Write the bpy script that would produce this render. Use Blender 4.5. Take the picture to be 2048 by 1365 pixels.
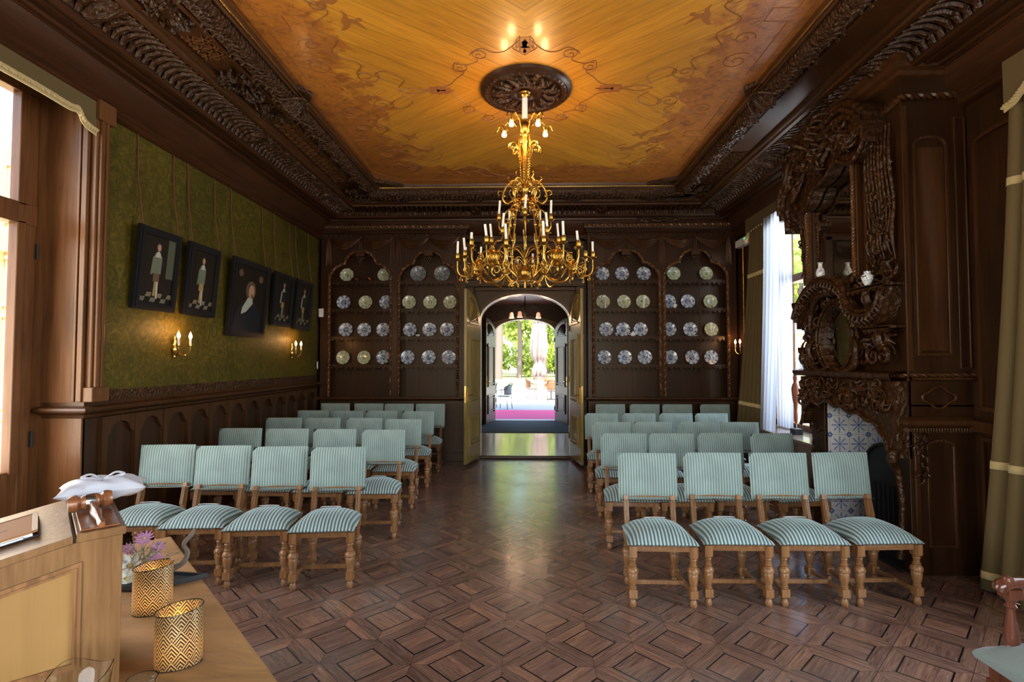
import bpy, bmesh, math, random
import numpy as np
from math import pi, sin, cos, radians as R
from mathutils import Vector, Matrix
random.seed(7); rng = np.random.default_rng(7)
sc = bpy.context.scene
for o in list(bpy.data.objects): bpy.data.objects.remove(o)
COL = sc.collection
# ---------------------------------------------------------------- camera
FPX = 1050.0; HC = 1.67
YAW = math.atan(26/1050); PIT = math.atan(37.5/1050.3)
cam = bpy.data.cameras.new('camera'); cam.sensor_width = 36; cam.lens = FPX/2048*36; cam.clip_end = 400; cam.clip_start = .05
co = bpy.data.objects.new('camera', cam); COL.objects.link(co); sc.camera = co
co.location = (0, 0, HC); co.rotation_euler = (pi/2+PIT, 0, YAW)
_f = np.array([-sin(YAW)*cos(PIT), cos(YAW)*cos(PIT), sin(PIT)]); _r = np.array([cos(YAW), sin(YAW), 0]); _u = np.cross(_r, _f)
def at(px, py, x=None, y=None, z=None):
    """world point seen at photo pixel px,py on the plane x=, y= or z="""
    d = _f+_r*(px-1024)/FPX-_u*(py-682.5)/FPX
    t = x/d[0] if x is not None else y/d[1] if y is not None else (z-HC)/d[2]
    return np.array([0, 0, HC])+d*t
# ---------------------------------------------------------------- world, sun, daylight
sc.view_settings.view_transform = 'Standard'; sc.view_settings.look = 'None'
sc.view_settings.gamma = 1; sc.view_settings.use_curve_mapping = False
sc.view_settings.exposure = 0.48
w = bpy.data.worlds.new('world'); sc.world = w; w.use_nodes = True
wn = w.node_tree.nodes; wl = w.node_tree.links; wn.clear()
sky = wn.new('ShaderNodeTexSky'); sky.sky_type = 'NISHITA'; sky.sun_disc = False; sky.sun_elevation = R(50); sky.sun_rotation = R(180)
sky.air_density = 1.0; sky.dust_density = 2.5; sky.ozone_density = 1.5
bgn = wn.new('ShaderNodeBackground'); bgn.inputs[1].default_value = .80
wo = wn.new('ShaderNodeOutputWorld'); wl.new(sky.outputs[0], bgn.inputs[0]); wl.new(bgn.outputs[0], wo.inputs[0])
sun = bpy.data.lights.new('sun', 'SUN'); sun.energy = 11; sun.angle = R(.6); sun.color = (1, .93, .82)
so = bpy.data.objects.new('sun', sun); COL.objects.link(so)
so.rotation_euler = Vector((0.15, -0.60, .80)).to_track_quat('Z', 'Y').to_euler(); so.location = (0, -10, 20)
def area(name, loc, target, sx, sy, power, col=(1, 1, 1), spread=180):
    l = bpy.data.lights.new(name, 'AREA'); l.shape = 'RECTANGLE'; l.size = sx; l.size_y = sy; l.energy = power; l.color = col; l.spread = R(spread)
    o = bpy.data.objects.new(name, l); COL.objects.link(o); o.location = loc
    o.rotation_euler = (Vector(loc)-Vector(target)).to_track_quat('Z', 'Y').to_euler(); return o
# daylight that comes in at the window openings beside and behind the photographer
area('daylight_front_window', (0.3, -1.62, 1.95), (0.3, 3, 1.0), 3.6, 2.3, 46, (.86, .92, 1))
area('daylight_left_window', (-4.05, 2.2, 2.1), (0, 2.2, 1.4), 2.8, 2.6, 105, (1, .90, .76))
area('daylight_right_window', (4.05, 1.9, 2.1), (0, 1.9, 1.2), 2.4, 2.6, 165, (.80, .90, 1))
area('daylight_back_window', (4.6, 6.75, 2.4), (0, 4.6, 2.4), 1.7, 2.8, 170, (.74, .86, 1))
# ---------------------------------------------------------------- mesh helpers
class MB:
    def __init__(s): s.v = []; s.f = []
    def add(s, V, F):
        n = len(s.v); s.v.extend([tuple(map(float, p)) for p in V]); s.f.extend([tuple(i+n for i in q) for q in F]); return s
    def box(s, x0, x1, y0, y1, z0, z1):
        return s.add([(x0,y0,z0),(x1,y0,z0),(x1,y1,z0),(x0,y1,z0),(x0,y0,z1),(x1,y0,z1),(x1,y1,z1),(x0,y1,z1)],
                     [(0,3,2,1),(4,5,6,7),(0,1,5,4),(1,2,6,5),(2,3,7,6),(3,0,4,7)])
    def obox(s, p, q, w, h, up=(0,0,1)):
        """bar from p to q, w across, h along up"""
        p = np.array(p, float); q = np.array(q, float); d = q-p; d /= np.linalg.norm(d)
        up = np.array(up, float); a = np.cross(d, up); a /= np.linalg.norm(a); b = np.cross(a, d)
        V = [c+a*w/2*i+b*h/2*j for c in (p, q) for (i, j) in ((-1,-1),(1,-1),(1,1),(-1,1))]
        return s.add(V, [(0,1,2,3),(7,6,5,4),(0,4,5,1),(1,5,6,2),(2,6,7,3),(3,7,4,0)])
    def tube(s, P, r, n=8, cap=True, sq=1.0):
        P = np.array(P, float); m = len(P)
        r = np.full(m, r) if np.isscalar(r) else np.interp(np.linspace(0, 1, m), np.linspace(0, 1, len(r)), r)
        T = np.gradient(P, axis=0); T /= (np.linalg.norm(T, axis=1)[:, None]+1e-12)
        a = np.array([0, 0, 1.]) if abs(T[0][2]) < .9 else np.array([1., 0, 0])
        N = np.cross(T[0], a); N /= np.linalg.norm(N); V = []
        ang = np.linspace(0, 2*pi, n, endpoint=False)
        for i in range(m):
            N = N-T[i]*(N@T[i]); N /= (np.linalg.norm(N)+1e-12); B = np.cross(T[i], N)
            V.append(P[i]+r[i]*(np.cos(ang)[:, None]*N+sq*np.sin(ang)[:, None]*B))
        V = np.concatenate(V); F = [(i*n+j, i*n+(j+1) % n, (i+1)*n+(j+1) % n, (i+1)*n+j) for i in range(m-1) for j in range(n)]
        if cap: F += [tuple(range(n-1, -1, -1)), tuple((m-1)*n+j for j in range(n))]
        return s.add(V, F)
    def lathe(s, prof, c=(0,0,0), n=16, cap=True, ax='z', sx=1, sy=1):
        """prof: list of (radius, height)"""
        V = []; m = len(prof)
        for (r, h) in prof:
            for j in range(n):
                t = 2*pi*j/n+(pi/n if n == 4 else 0); x, y = r*cos(t)*sx, r*sin(t)*sy
                V.append({'z': (c[0]+x, c[1]+y, c[2]+h), 'y': (c[0]+x, c[1]+h, c[2]+y), 'x': (c[0]+h, c[1]+x, c[2]+y)}[ax])
        F = [(i*n+j, i*n+(j+1) % n, (i+1)*n+(j+1) % n, (i+1)*n+j) for i in range(m-1) for j in range(n)]
        if cap: F += [tuple(range(n-1, -1, -1)), tuple((m-1)*n+j for j in range(n))]
        return s.add(V, F)
    def ball(s, c, r, n=12, m=8, sz=1.0, sx=1.0, sy=1.0):
        return s.lathe([(max(1e-4, r*sin(pi*i/m)), -r*sz*cos(pi*i/m)) for i in range(m+1)], c, n, sx=sx, sy=sy)
    def prism(s, O, fn, t0, t1):
        """outline O of (a,b); fn(a,b,t)->xyz ; extruded from t0 to t1"""
        n = len(O); V = [fn(a, b, t0) for a, b in O]+[fn(a, b, t1) for a, b in O]
        return s.add(V, [tuple(range(n-1, -1, -1)), tuple(range(n, 2*n))]+[(i, (i+1) % n, n+(i+1) % n, n+i) for i in range(n)])
    def strip(s, A, B, fn, t0, t1):
        """solid between poly-line A and poly-line B (same length)"""
        for i in range(len(A)-1):
            q = [A[i], A[i+1], B[i+1], B[i]]; s.prism(q, fn, t0, t1)
        return s
    def sweep(s, prof, P, closed=False, out=None):
        """mitred sweep of prof (d,z) along horizontal poly-line P (x,y); d goes to the left of travel"""
        m = len(P); n = len(prof); P = [np.array(p[:2], float) for p in P]; V = []
        for i in range(m):
            a = P[i]-P[i-1] if (i > 0 or closed) else P[1]-P[0]
            b = P[(i+1) % m]-P[i] if (i < m-1 or closed) else P[i]-P[i-1]
            a = a/np.linalg.norm(a); b = b/np.linalg.norm(b)
            na = np.array([-a[1], a[0]]); nb = np.array([-b[1], b[0]]); k = na+nb; k = k/(k@na if abs(k@na) > .1 else .1)
            for d, z in prof: V.append((P[i][0]+k[0]*d, P[i][1]+k[1]*d, z))
        F = []
        for i in range(m if closed else m-1):
            for j in range(n-1):
                i2 = (i+1) % m; F.append((i*n+j, i*n+j+1, i2*n+j+1, i2*n+j))
        return s.add(V, F)
    def grid(s, fn, nu, nv, closeu=False):
        V = [fn(i/nu, j/nv) for i in range(nu+(0 if closeu else 1)) for j in range(nv+1)]
        m = nu if closeu else nu+1
        F = [(i*(nv+1)+j, ((i+1) % m)*(nv+1)+j, ((i+1) % m)*(nv+1)+j+1, i*(nv+1)+j+1) for i in range(nu) for j in range(nv)]
        return s.add(V, F)
    def xf(s, M):
        s.v = [tuple(M @ Vector(p)) for p in s.v]; return s
    def join(s, o, M=None):
        V = o.v if M is None else [tuple(M @ Vector(p)) for p in o.v]
        return s.add(V, o.f)
def build(name, mb, mat, parent=None, smooth=35, rel=True, bevel=0, solid=0, label=None):
    me = bpy.data.meshes.new(name); V = mb.v
    if parent is not None and rel and not is_local(parent):
        L = worldloc(parent); V = [(p[0]-L[0], p[1]-L[1], p[2]-L[2]) for p in V]
    me.from_pydata(V, [], mb.f); me.update()
    b = bmesh.new(); b.from_mesh(me); bmesh.ops.recalc_face_normals(b, faces=b.faces); b.to_mesh(me); b.free()
    if smooth: me.shade_smooth(); me.set_sharp_from_angle(angle=R(smooth))
    me.materials.append(mat); o = bpy.data.objects.new(name, me); COL.objects.link(o)
    if parent is not None: o.parent = parent
    if bevel:
        m = o.modifiers.new('bevel', 'BEVEL'); m.width = bevel; m.segments = 2; m.limit_method = 'ANGLE'
    if solid:
        m = o.modifiers.new('solid', 'SOLIDIFY'); m.thickness = solid; m.offset = 0
    if label: o['label'] = label
    return o
def is_local(o):
    while o is not None:
        if o.get('_local'): return True
        o = o.parent
    return False
def worldloc(o):
    x = Vector((0, 0, 0))
    while o is not None: x += o.location; o = o.parent
    return x
def tag(o, label, cat, group=None, kind=None):
    o['label'] = label; o['category'] = cat
    if group: o['group'] = group
    if kind: o['kind'] = kind
    return o
def thing(name, loc, label, cat, group=None, rz=0):
    o = bpy.data.objects.new(name, None); COL.objects.link(o); o.location = loc; o.rotation_euler = (0, 0, rz); o.empty_display_size = .1
    return tag(o, label, cat, group)
def struct(name, mb, mat, **k):
    o = build(name, mb, mat, **k)
    if o.parent is None: o['kind'] = 'structure'
    return o
def kids(o): return [c for c in bpy.data.objects if c.parent == o]
def copy_tree(o, parent=None):
    c = o.copy(); COL.objects.link(c); c.parent = parent
    for ch in kids(o): copy_tree(ch, c)
    return c
def cr(P, n=8):
    """Catmull-Rom curve through P"""
    P = np.array(P, float); Q = np.vstack([2*P[0]-P[1], P, 2*P[-1]-P[-2]]); o = []
    for i in range(len(P)-1):
        a, b, c, d = Q[i:i+4]
        for t in np.linspace(0, 1, n, endpoint=False):
            o.append(.5*((2*b)+(c-a)*t+(2*a-5*b+4*c-d)*t*t+(3*b-a-3*c+d)*t**3))
    o.append(P[-1]); return np.array(o)
def spiral(c, r, t0, turns, n=22, k=.12):
    t = np.linspace(0, 1, n); rr = r*(1-t*(1-k)); a = t0+t*turns*2*pi
    return [(c[0]+q*cos(x), c[1]+q*sin(x)) for q, x in zip(rr, a)]
def rope(mb, P, rad, pitch, strands=2, n=5, sr=.62):
    """twisted rope moulding along P"""
    P = np.array(P, float); L = np.concatenate([[0], np.cumsum(np.linalg.norm(np.diff(P, axis=0), axis=1))])
    m = max(6, int(L[-1]/pitch*7)); s_ = np.linspace(0, L[-1], m); Q = np.array([np.interp(s_, L, P[:, i]) for i in range(3)]).T
    T = np.gradient(Q, axis=0); T /= np.linalg.norm(T, axis=1)[:, None]
    a = np.array([0, 0, 1.]) if abs(T[0][2]) < .9 else np.array([1., 0, 0]); N = np.cross(T[0], a); Ns = []
    for i in range(m):
        N = N-T[i]*(N@T[i]); N /= np.linalg.norm(N); Ns.append(N.copy())
    Ns = np.array(Ns); B = np.cross(T, Ns)
    for k in range(strands):
        ph = 2*pi*s_/(pitch*strands)+2*pi*k/strands
        mb.tube(Q+rad*.5*(np.cos(ph)[:, None]*Ns+np.sin(ph)[:, None]*B), rad*sr, n)
    return mb
# ---------------------------------------------------------------- material helpers
def mat(name):
    m = bpy.data.materials.new(name); m.use_nodes = True; nt = m.node_tree; b = nt.nodes['Principled BSDF']; return m, nt, b
def N(nt, t, **k):
    n = nt.nodes.new('ShaderNode'+t)
    for a, v in k.items():
        if a == 'i':
            for q, x in v.items(): n.inputs[q].default_value = x
        else: setattr(n, a, v)
    return n
def L(nt, a, b): nt.links.new(a, b)
def mth(nt, op, a, b=None, c=None, clamp=False):
    n = nt.nodes.new('ShaderNodeMath'); n.operation = op; n.use_clamp = clamp
    for i, x in enumerate((a, b, c)):
        if x is None: continue
        if isinstance(x, (int, float)): n.inputs[i].default_value = x
        else: nt.links.new(x, n.inputs[i])
    return n.outputs[0]
def mix(nt, f, a, b):
    n = nt.nodes.new('ShaderNodeMix'); n.data_type = 'RGBA'
    for i, x in ((0, f), (6, a), (7, b)):
        if isinstance(x, (int, float)): n.inputs[i].default_value = x
        elif isinstance(x, tuple): n.inputs[i].default_value = (*x, 1)
        else: nt.links.new(x, n.inputs[i])
    return n.outputs[2]
def mmul(nt, a, b):
    n = nt.nodes.new('ShaderNodeMix'); n.data_type = 'RGBA'; n.blend_type = 'MULTIPLY'; n.inputs[0].default_value = 1
    nt.links.new(a, n.inputs[6]); nt.links.new(b, n.inputs[7]); return n.outputs[2]
def ramp(nt, f, stops, interp='LINEAR'):
    r = nt.nodes.new('ShaderNodeValToRGB'); r.color_ramp.interpolation = interp; e = r.color_ramp.elements
    while len(e) < len(stops): e.new(.5)
    for i, (p, c) in enumerate(stops):
        e[i].position = p; e[i].color = (*c, 1) if len(c) == 3 else c
    nt.links.new(f, r.inputs[0]); return r.outputs[0]
def plain(name, col, rough=.5, metal=0, emit=None, es=0, trans=0, ior=1.45, coat=0, sheen=0, alpha=1, bump=0, bscale=40, spec=.5):
    m, nt, b = mat(name); b.inputs['Base Color'].default_value = (*col, 1); b.inputs['Roughness'].default_value = rough; b.inputs['Metallic'].default_value = metal
    b.inputs['Transmission Weight'].default_value = trans; b.inputs['IOR'].default_value = ior; b.inputs['Coat Weight'].default_value = coat
    b.inputs['Sheen Weight'].default_value = sheen; b.inputs['Alpha'].default_value = alpha; b.inputs['Specular IOR Level'].default_value = spec
    if emit: b.inputs['Emission Color'].default_value = (*emit, 1); b.inputs['Emission Strength'].default_value = es
    if bump:
        n = N(nt, 'TexNoise', i={'Scale': bscale, 'Detail': 3}); bp = N(nt, 'Bump', i={'Strength': bump, 'Distance': .01}); L(nt, n.outputs[0], bp.inputs['Height']); L(nt, bp.outputs[0], b.inputs['Normal'])
    return m
def wood(name, dark, light, rough=.40, axis='z', scale=1.0, carved=0, cscale=22, coat=.10, tint=.0):
    """oak with grain along axis, in object space; carved adds worked relief"""
    m, nt, b = mat(name); tc = N(nt, 'TexCoord'); mp = N(nt, 'Mapping')
    s = {'x': (.06, 1, 1), 'y': (1, .06, 1), 'z': (1, 1, .06)}[axis]; mp.inputs['Scale'].default_value = tuple(28*scale*q for q in s)
    L(nt, tc.outputs['Object'], mp.inputs['Vector'])
    n1 = N(nt, 'TexNoise', i={'Scale': 1, 'Detail': 5, 'Roughness': .65, 'Distortion': .6}); L(nt, mp.outputs[0], n1.inputs['Vector'])
    n2 = N(nt, 'TexNoise', i={'Scale': 1.3*scale, 'Detail': 2}); L(nt, tc.outputs['Object'], n2.inputs['Vector'])
    f = mth(nt, 'ADD', mth(nt, 'MULTIPLY', n1.outputs[0], .75), mth(nt, 'MULTIPLY', n2.outputs[0], .35))
    c = ramp(nt, f, [(.32, dark), (.72, light)]); L(nt, c, b.inputs['Base Color'])
    b.inputs['Roughness'].default_value = rough; b.inputs['Coat Weight'].default_value = coat; b.inputs['Coat Roughness'].default_value = .2; b.inputs['Specular IOR Level'].default_value = .38; b.inputs['Specular Tint'].default_value = (1, .82, .62, 1)
    bp = N(nt, 'Bump', i={'Strength': .22, 'Distance': .004}); L(nt, n1.outputs[0], bp.inputs['Height']); last = bp
    if carved:
        v = N(nt, 'TexVoronoi', feature='SMOOTH_F1', i={'Scale': cscale, 'Smoothness': .4}); nn = N(nt, 'TexNoise', i={'Scale': cscale*.7, 'Detail': 3, 'Distortion': 2.2})
        L(nt, tc.outputs['Object'], v.inputs['Vector']); L(nt, tc.outputs['Object'], nn.inputs['Vector'])
        b2 = N(nt, 'Bump', i={'Strength': carved, 'Distance': .03}); L(nt, mth(nt, 'ADD', v.outputs[0], nn.outputs[0]), b2.inputs['Height']); L(nt, bp.outputs[0], b2.inputs['Normal']); last = b2
    L(nt, last.outputs[0], b.inputs['Normal']); return m
M = {}
M['oak'] = wood('dark_oak', (.007, .0023, .0007), (.038, .0128, .0034))
M['oak_x'] = wood('dark_oak_x', (.007, .0023, .0007), (.038, .0126, .0034), axis='x')
M['oak_y'] = wood('dark_oak_y', (.012, .0036, .0010), (.060, .0190, .0052), axis='y')
M['carved'] = wood('carved_oak', (.011, .0038, .0011), (.052, .0185, .0055), rough=.30, carved=.55, cscale=20)
M['carved_fine'] = wood('finely_carved_oak', (.012, .0042, .0012), (.060, .0220, .0066), rough=.29, carved=.8, cscale=34)
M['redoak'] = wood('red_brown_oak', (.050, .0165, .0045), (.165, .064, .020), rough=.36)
M['walnut'] = wood('panel_oak', (.017, .0055, .0014), (.070, .0245, .0066), rough=.38)
M['chairwood'] = wood('chair_oak', (.085, .034, .011), (.30, .142, .052), rough=.36, scale=1.6, coat=.25)
M['chairwood_dark'] = wood('dark_chair_oak', (.05, .02, .009), (.14, .060, .026), rough=.35, scale=1.6)
M['lectern'] = wood('lectern_oak', (.10, .042, .012), (.235, .120, .044), rough=.42, scale=2.2)
M['lectern_panel'] = wood('lectern_panel_wood', (.22, .118, .034), (.31, .172, .055), rough=.4, scale=.5)
M['gavelwood'] = wood('gavel_wood', (.09, .026, .010), (.30, .11, .04), rough=.28, axis='x', scale=2, coat=.4)
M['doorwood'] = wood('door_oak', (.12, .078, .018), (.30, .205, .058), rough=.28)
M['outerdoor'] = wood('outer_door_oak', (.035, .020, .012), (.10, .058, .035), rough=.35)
M['brass'] = plain('brass', (.72, .46, .13), .22, 1)
M['gilt'] = plain('gilt_metal', (.46, .255, .045), .27, 1, bump=.15, bscale=120)
M['goldtrim'] = plain('gold_braid', (.62, .45, .16), .6, sheen=.3, bump=.6, bscale=260)
M['white'] = plain('white_porcelain', (.78, .80, .80), .18, coat=.5)
M['candle'] = plain('ivory_candle', (.86, .80, .66), .45)
M['black'] = plain('black_metal', (.012, .012, .013), .35)
M['plastic'] = plain('white_plastic', (.66, .64, .60), .4)
M['paper'] = plain('white_paper', (.74, .76, .74), .6)
M['steel'] = plain('steel', (.6, .6, .58), .25, 1)
def glassmat():
    m, nt, b = mat('window_glass'); out = nt.nodes['Material Output']
    g = N(nt, 'BsdfGlossy', i={'Roughness': .02}); t = N(nt, 'BsdfTransparent'); lw = N(nt, 'LayerWeight', i={'Blend': .5}); mx = N(nt, 'MixShader')
    L(nt, mth(nt, 'MULTIPLY_ADD', mth(nt, 'POWER', lw.outputs['Facing'], 4), .35, .03), mx.inputs[0]); L(nt, t.outputs[0], mx.inputs[1]); L(nt, g.outputs[0], mx.inputs[2]); L(nt, mx.outputs[0], out.inputs[0]); return m
M['glass'] = glassmat()
M['tumbler'] = plain('clear_glass', (.95, .98, .98), .02, trans=1, ior=1.45)
M['mirror'] = plain('mirror_glass', (.62, .60, .55), .03, 1)
def bulbmat(name, s):
    return plain(name, (1, .8, .5), .3, emit=(1, .52, .20), es=s)
M['bulb'] = bulbmat('glowing_bulb', 14); M['bulb2'] = bulbmat('glowing_shade', 9)
M['ropewood'] = wood('rope_oak', (.035, .013, .004), (.16, .066, .022), rough=.26, coat=.3)
M['frost'] = plain('frosted_shade', (.8, .72, .66), .4, emit=(1, .45, .25), es=.55)
# striped velvet; stripes run along local z on backs and y on seats
def stripe(name, a, b_, sheen=.5, per=.0245, w=.0):
    m, nt, b = mat(name); tc = N(nt, 'TexCoord'); sp = N(nt, 'SeparateXYZ'); L(nt, tc.outputs['Object'], sp.inputs[0])
    s = mth(nt, 'SINE', mth(nt, 'MULTIPLY', sp.outputs[0], 2*pi/per)); f = mth(nt, 'MULTIPLY_ADD', s, 2.2, .5+w, clamp=True)
    nz = N(nt, 'TexNoise', i={'Scale': 5, 'Detail': 3}); L(nt, tc.outputs['Object'], nz.inputs[0])
    c = mix(nt, f, a, b_); v = ramp(nt, nz.outputs[0], [(.3, (.82, .82, .82)), (.7, (1.12, 1.12, 1.12))]); L(nt, mmul(nt, c, v), b.inputs['Base Color'])
    b.inputs['Roughness'].default_value = .75; b.inputs['Sheen Weight'].default_value = sheen; b.inputs['Sheen Roughness'].default_value = .35; b.inputs['Sheen Tint'].default_value = (.75, .95, .92, 1)
    bp = N(nt, 'Bump', i={'Strength': .35, 'Distance': .003}); L(nt, f, bp.inputs['Height']); L(nt, bp.outputs[0], b.inputs['Normal']); return m
M['seat'] = stripe('striped_velvet_seat', (.055, .090, .082), (.31, .39, .36))
M['back'] = stripe('striped_velvet_back', (.125, .180, .156), (.250, .318, .282), per=.0205)
def curtain_mat():
    m, nt, b = mat('olive_curtain'); b.inputs['Base Color'].default_value = (.105, .066, .015, 1); b.inputs['Roughness'].default_value = .8; b.inputs['Sheen Weight'].default_value = .05
    wv = N(nt, 'TexNoise', i={'Scale': 300, 'Detail': 1}); bp = N(nt, 'Bump', i={'Strength': .2, 'Distance': .002}); L(nt, wv.outputs[0], bp.inputs['Height']); L(nt, bp.outputs[0], b.inputs['Normal']); return m
M['curtain'] = curtain_mat()
def sheer_mat():
    m, nt, b = mat('white_sheer'); out = nt.nodes['Material Output']
    d = N(nt, 'BsdfDiffuse', i={'Color': (.40, .42, .46, 1)}); t = N(nt, 'BsdfTranslucent', i={'Color': (.40, .42, .46, 1)}); tr = N(nt, 'BsdfTransparent')
    a = N(nt, 'MixShader', i={0: .6}); L(nt, d.outputs[0], a.inputs[1]); L(nt, t.outputs[0], a.inputs[2])
    c = N(nt, 'MixShader', i={0: .28}); L(nt, a.outputs[0], c.inputs[1]); L(nt, tr.outputs[0], c.inputs[2]); L(nt, c.outputs[0], out.inputs[0]); return m
M['sheer'] = sheer_mat()
def floor_mat():
    m, nt, b = mat('diagonal_parquet'); tc = N(nt, 'TexCoord'); sp = N(nt, 'SeparateXYZ'); L(nt, tc.outputs['Object'], sp.inputs[0])
    x = mth(nt, 'ADD', sp.outputs[0], .378); y = mth(nt, 'ADD', sp.outputs[1], -2.922); k = 1/(.356*math.sqrt(2))
    u = mth(nt, 'ADD', mth(nt, 'MULTIPLY', mth(nt, 'ADD', x, y), k), 100.5); v = mth(nt, 'ADD', mth(nt, 'MULTIPLY', mth(nt, 'SUBTRACT', y, x), k), 100.5)
    iu = mth(nt, 'FLOOR', u); iv = mth(nt, 'FLOOR', v); fu = mth(nt, 'SUBTRACT', mth(nt, 'FRACT', u), .5); fv = mth(nt, 'SUBTRACT', mth(nt, 'FRACT', v), .5)
    au = mth(nt, 'ABSOLUTE', fu); av = mth(nt, 'ABSOLUTE', fv); mx = mth(nt, 'MAXIMUM', au, av)
    inner = mth(nt, 'LESS_THAN', mx, .293); inlay = mth(nt, 'MULTIPLY', mth(nt, 'GREATER_THAN', mx, .293), mth(nt, 'LESS_THAN', mx, .318))
    ud = mth(nt, 'GREATER_THAN', au, av); su = mth(nt, 'GREATER_THAN', fu, 0); sv = mth(nt, 'GREATER_THAN', fv, 0)
    side = mth(nt, 'ADD', mth(nt, 'MULTIPLY', ud, mth(nt, 'ADD', su, 1)), mth(nt, 'MULTIPLY', mth(nt, 'SUBTRACT', 1, ud), mth(nt, 'ADD', sv, 3)))
    par = mth(nt, 'MODULO', mth(nt, 'ADD', iu, iv), 2)  # direction of the small boards in the square
    pu = mth(nt, 'FLOOR', mth(nt, 'MULTIPLY', mth(nt, 'ADD', fu, .293), 5.12)); pv = mth(nt, 'FLOOR', mth(nt, 'MULTIPLY', mth(nt, 'ADD', fv, .293), 5.12))
    wa = N(nt, 'TexWhiteNoise'); cv = N(nt, 'CombineXYZ'); L(nt, iu, cv.inputs[0]); L(nt, iv, cv.inputs[1]); L(nt, cv.outputs[0], wa.inputs['Vector'])
    dirr = mth(nt, 'GREATER_THAN', wa.outputs['Value'], .5)
    pl = mth(nt, 'ADD', mth(nt, 'MULTIPLY', dirr, pu), mth(nt, 'MULTIPLY', mth(nt, 'SUBTRACT', 1, dirr), mth(nt, 'ADD', pv, 10)))
    idd = mth(nt, 'ADD', mth(nt, 'MULTIPLY', inner, mth(nt, 'ADD', pl, 20)), mth(nt, 'MULTIPLY', mth(nt, 'SUBTRACT', 1, inner), side))
    cw = N(nt, 'CombineXYZ'); L(nt, iu, cw.inputs[0]); L(nt, iv, cw.inputs[1]); L(nt, idd, cw.inputs[2]); wn_ = N(nt, 'TexWhiteNoise'); L(nt, cw.outputs[0], wn_.inputs['Vector'])
    # grain along the board: for frame boards along the far axis, for inner boards along dirr
    alongu = mth(nt, 'ADD', mth(nt, 'MULTIPLY', inner, mth(nt, 'SUBTRACT', 1, dirr)), mth(nt, 'MULTIPLY', mth(nt, 'SUBTRACT', 1, inner), mth(nt, 'SUBTRACT', 1, ud)))
    gu = mth(nt, 'MULTIPLY', u, mth(nt, 'SUBTRACT', 26, mth(nt, 'MULTIPLY', alongu, 24))); gv = mth(nt, 'MULTIPLY', v, mth(nt, 'ADD', 2, mth(nt, 'MULTIPLY', alongu, 24)))
    gc = N(nt, 'CombineXYZ'); L(nt, gu, gc.inputs[0]); L(nt, gv, gc.inputs[1]); L(nt, mth(nt, 'MULTIPLY', wn_.outputs['Value'], 50), gc.inputs[2])
    g = N(nt, 'TexNoise', i={'Scale': 1, 'Detail': 5, 'Roughness': .65, 'Distortion': .8}); L(nt, gc.outputs[0], g.inputs['Vector'])
    base = ramp(nt, g.outputs[0], [(.28, (.078, .040, .027)), (.5, (.170, .095, .066)), (.75, (.27, .165, .118))])
    tint = ramp(nt, wn_.outputs['Value'], [(0, (.74, .72, .73)), (.4, (.92, .9, .9)), (.8, (1.06, 1.02, .98)), (1, (1.34, 1.24, 1.08))]); c = mmul(nt, base, tint)
    seam = mth(nt, 'MAXIMUM', mth(nt, 'GREATER_THAN', mx, .494), mth(nt, 'MULTIPLY', mth(nt, 'SUBTRACT', 1, inner), mth(nt, 'LESS_THAN', mth(nt, 'ABSOLUTE', mth(nt, 'SUBTRACT', au, av)), .005)))
    c = mix(nt, inlay, c, (.006, .005, .006)); c = mix(nt, mth(nt, 'MULTIPLY', seam, .7), c, (.010, .006, .005)); L(nt, c, b.inputs['Base Color'])
    wr = N(nt, 'TexNoise', i={'Scale': 2.2, 'Detail': 4}); L(nt, tc.outputs['Object'], wr.inputs[0])
    L(nt, ramp(nt, wr.outputs[0], [(.3, (.20, .20, .20)), (.7, (.32, .32, .32))]), b.inputs['Roughness'])
    bp = N(nt, 'Bump', i={'Strength': .15, 'Distance': .003}); L(nt, mth(nt, 'SUBTRACT', mth(nt, 'MULTIPLY', g.outputs[0], .5), seam), bp.inputs['Height']); L(nt, bp.outputs[0], b.inputs['Normal'])
    b.inputs['Coat Weight'].default_value = .40; b.inputs['Coat Roughness'].default_value = .17; b.inputs['Specular IOR Level'].default_value = .5
    return m
M['floor'] = floor_mat()
def wallpaper():
    m, nt, b = mat('green_wall_cloth'); tc = N(nt, 'TexCoord')
    n1 = N(nt, 'TexNoise', i={'Scale': 9, 'Detail': 7, 'Roughness': .75, 'Distortion': 2.5}); L(nt, tc.outputs['Object'], n1.inputs[0])
    n2 = N(nt, 'TexNoise', i={'Scale': 1.2, 'Detail': 3}); L(nt, tc.outputs['Object'], n2.inputs[0])
    c = ramp(nt, n1.outputs[0], [(.34, (.033, .0245, .0028)), (.52, (.068, .050, .0058)), (.66, (.135, .092, .014))]); v = ramp(nt, n2.outputs[0], [(.3, (.7, .75, .7)), (.7, (1.15, 1.12, 1.0))])
    L(nt, mmul(nt, c, v), b.inputs['Base Color']); b.inputs['Roughness'].default_value = .55; b.inputs['Specular IOR Level'].default_value = .3; b.inputs['Specular Tint'].default_value = (1, .9, .5, 1)
    bp = N(nt, 'Bump', i={'Strength': .5, 'Distance': .006}); L(nt, n1.outputs[0], bp.inputs['Height']); L(nt, bp.outputs[0], b.inputs['Normal']); return m
M['wallgreen'] = wallpaper()
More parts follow.
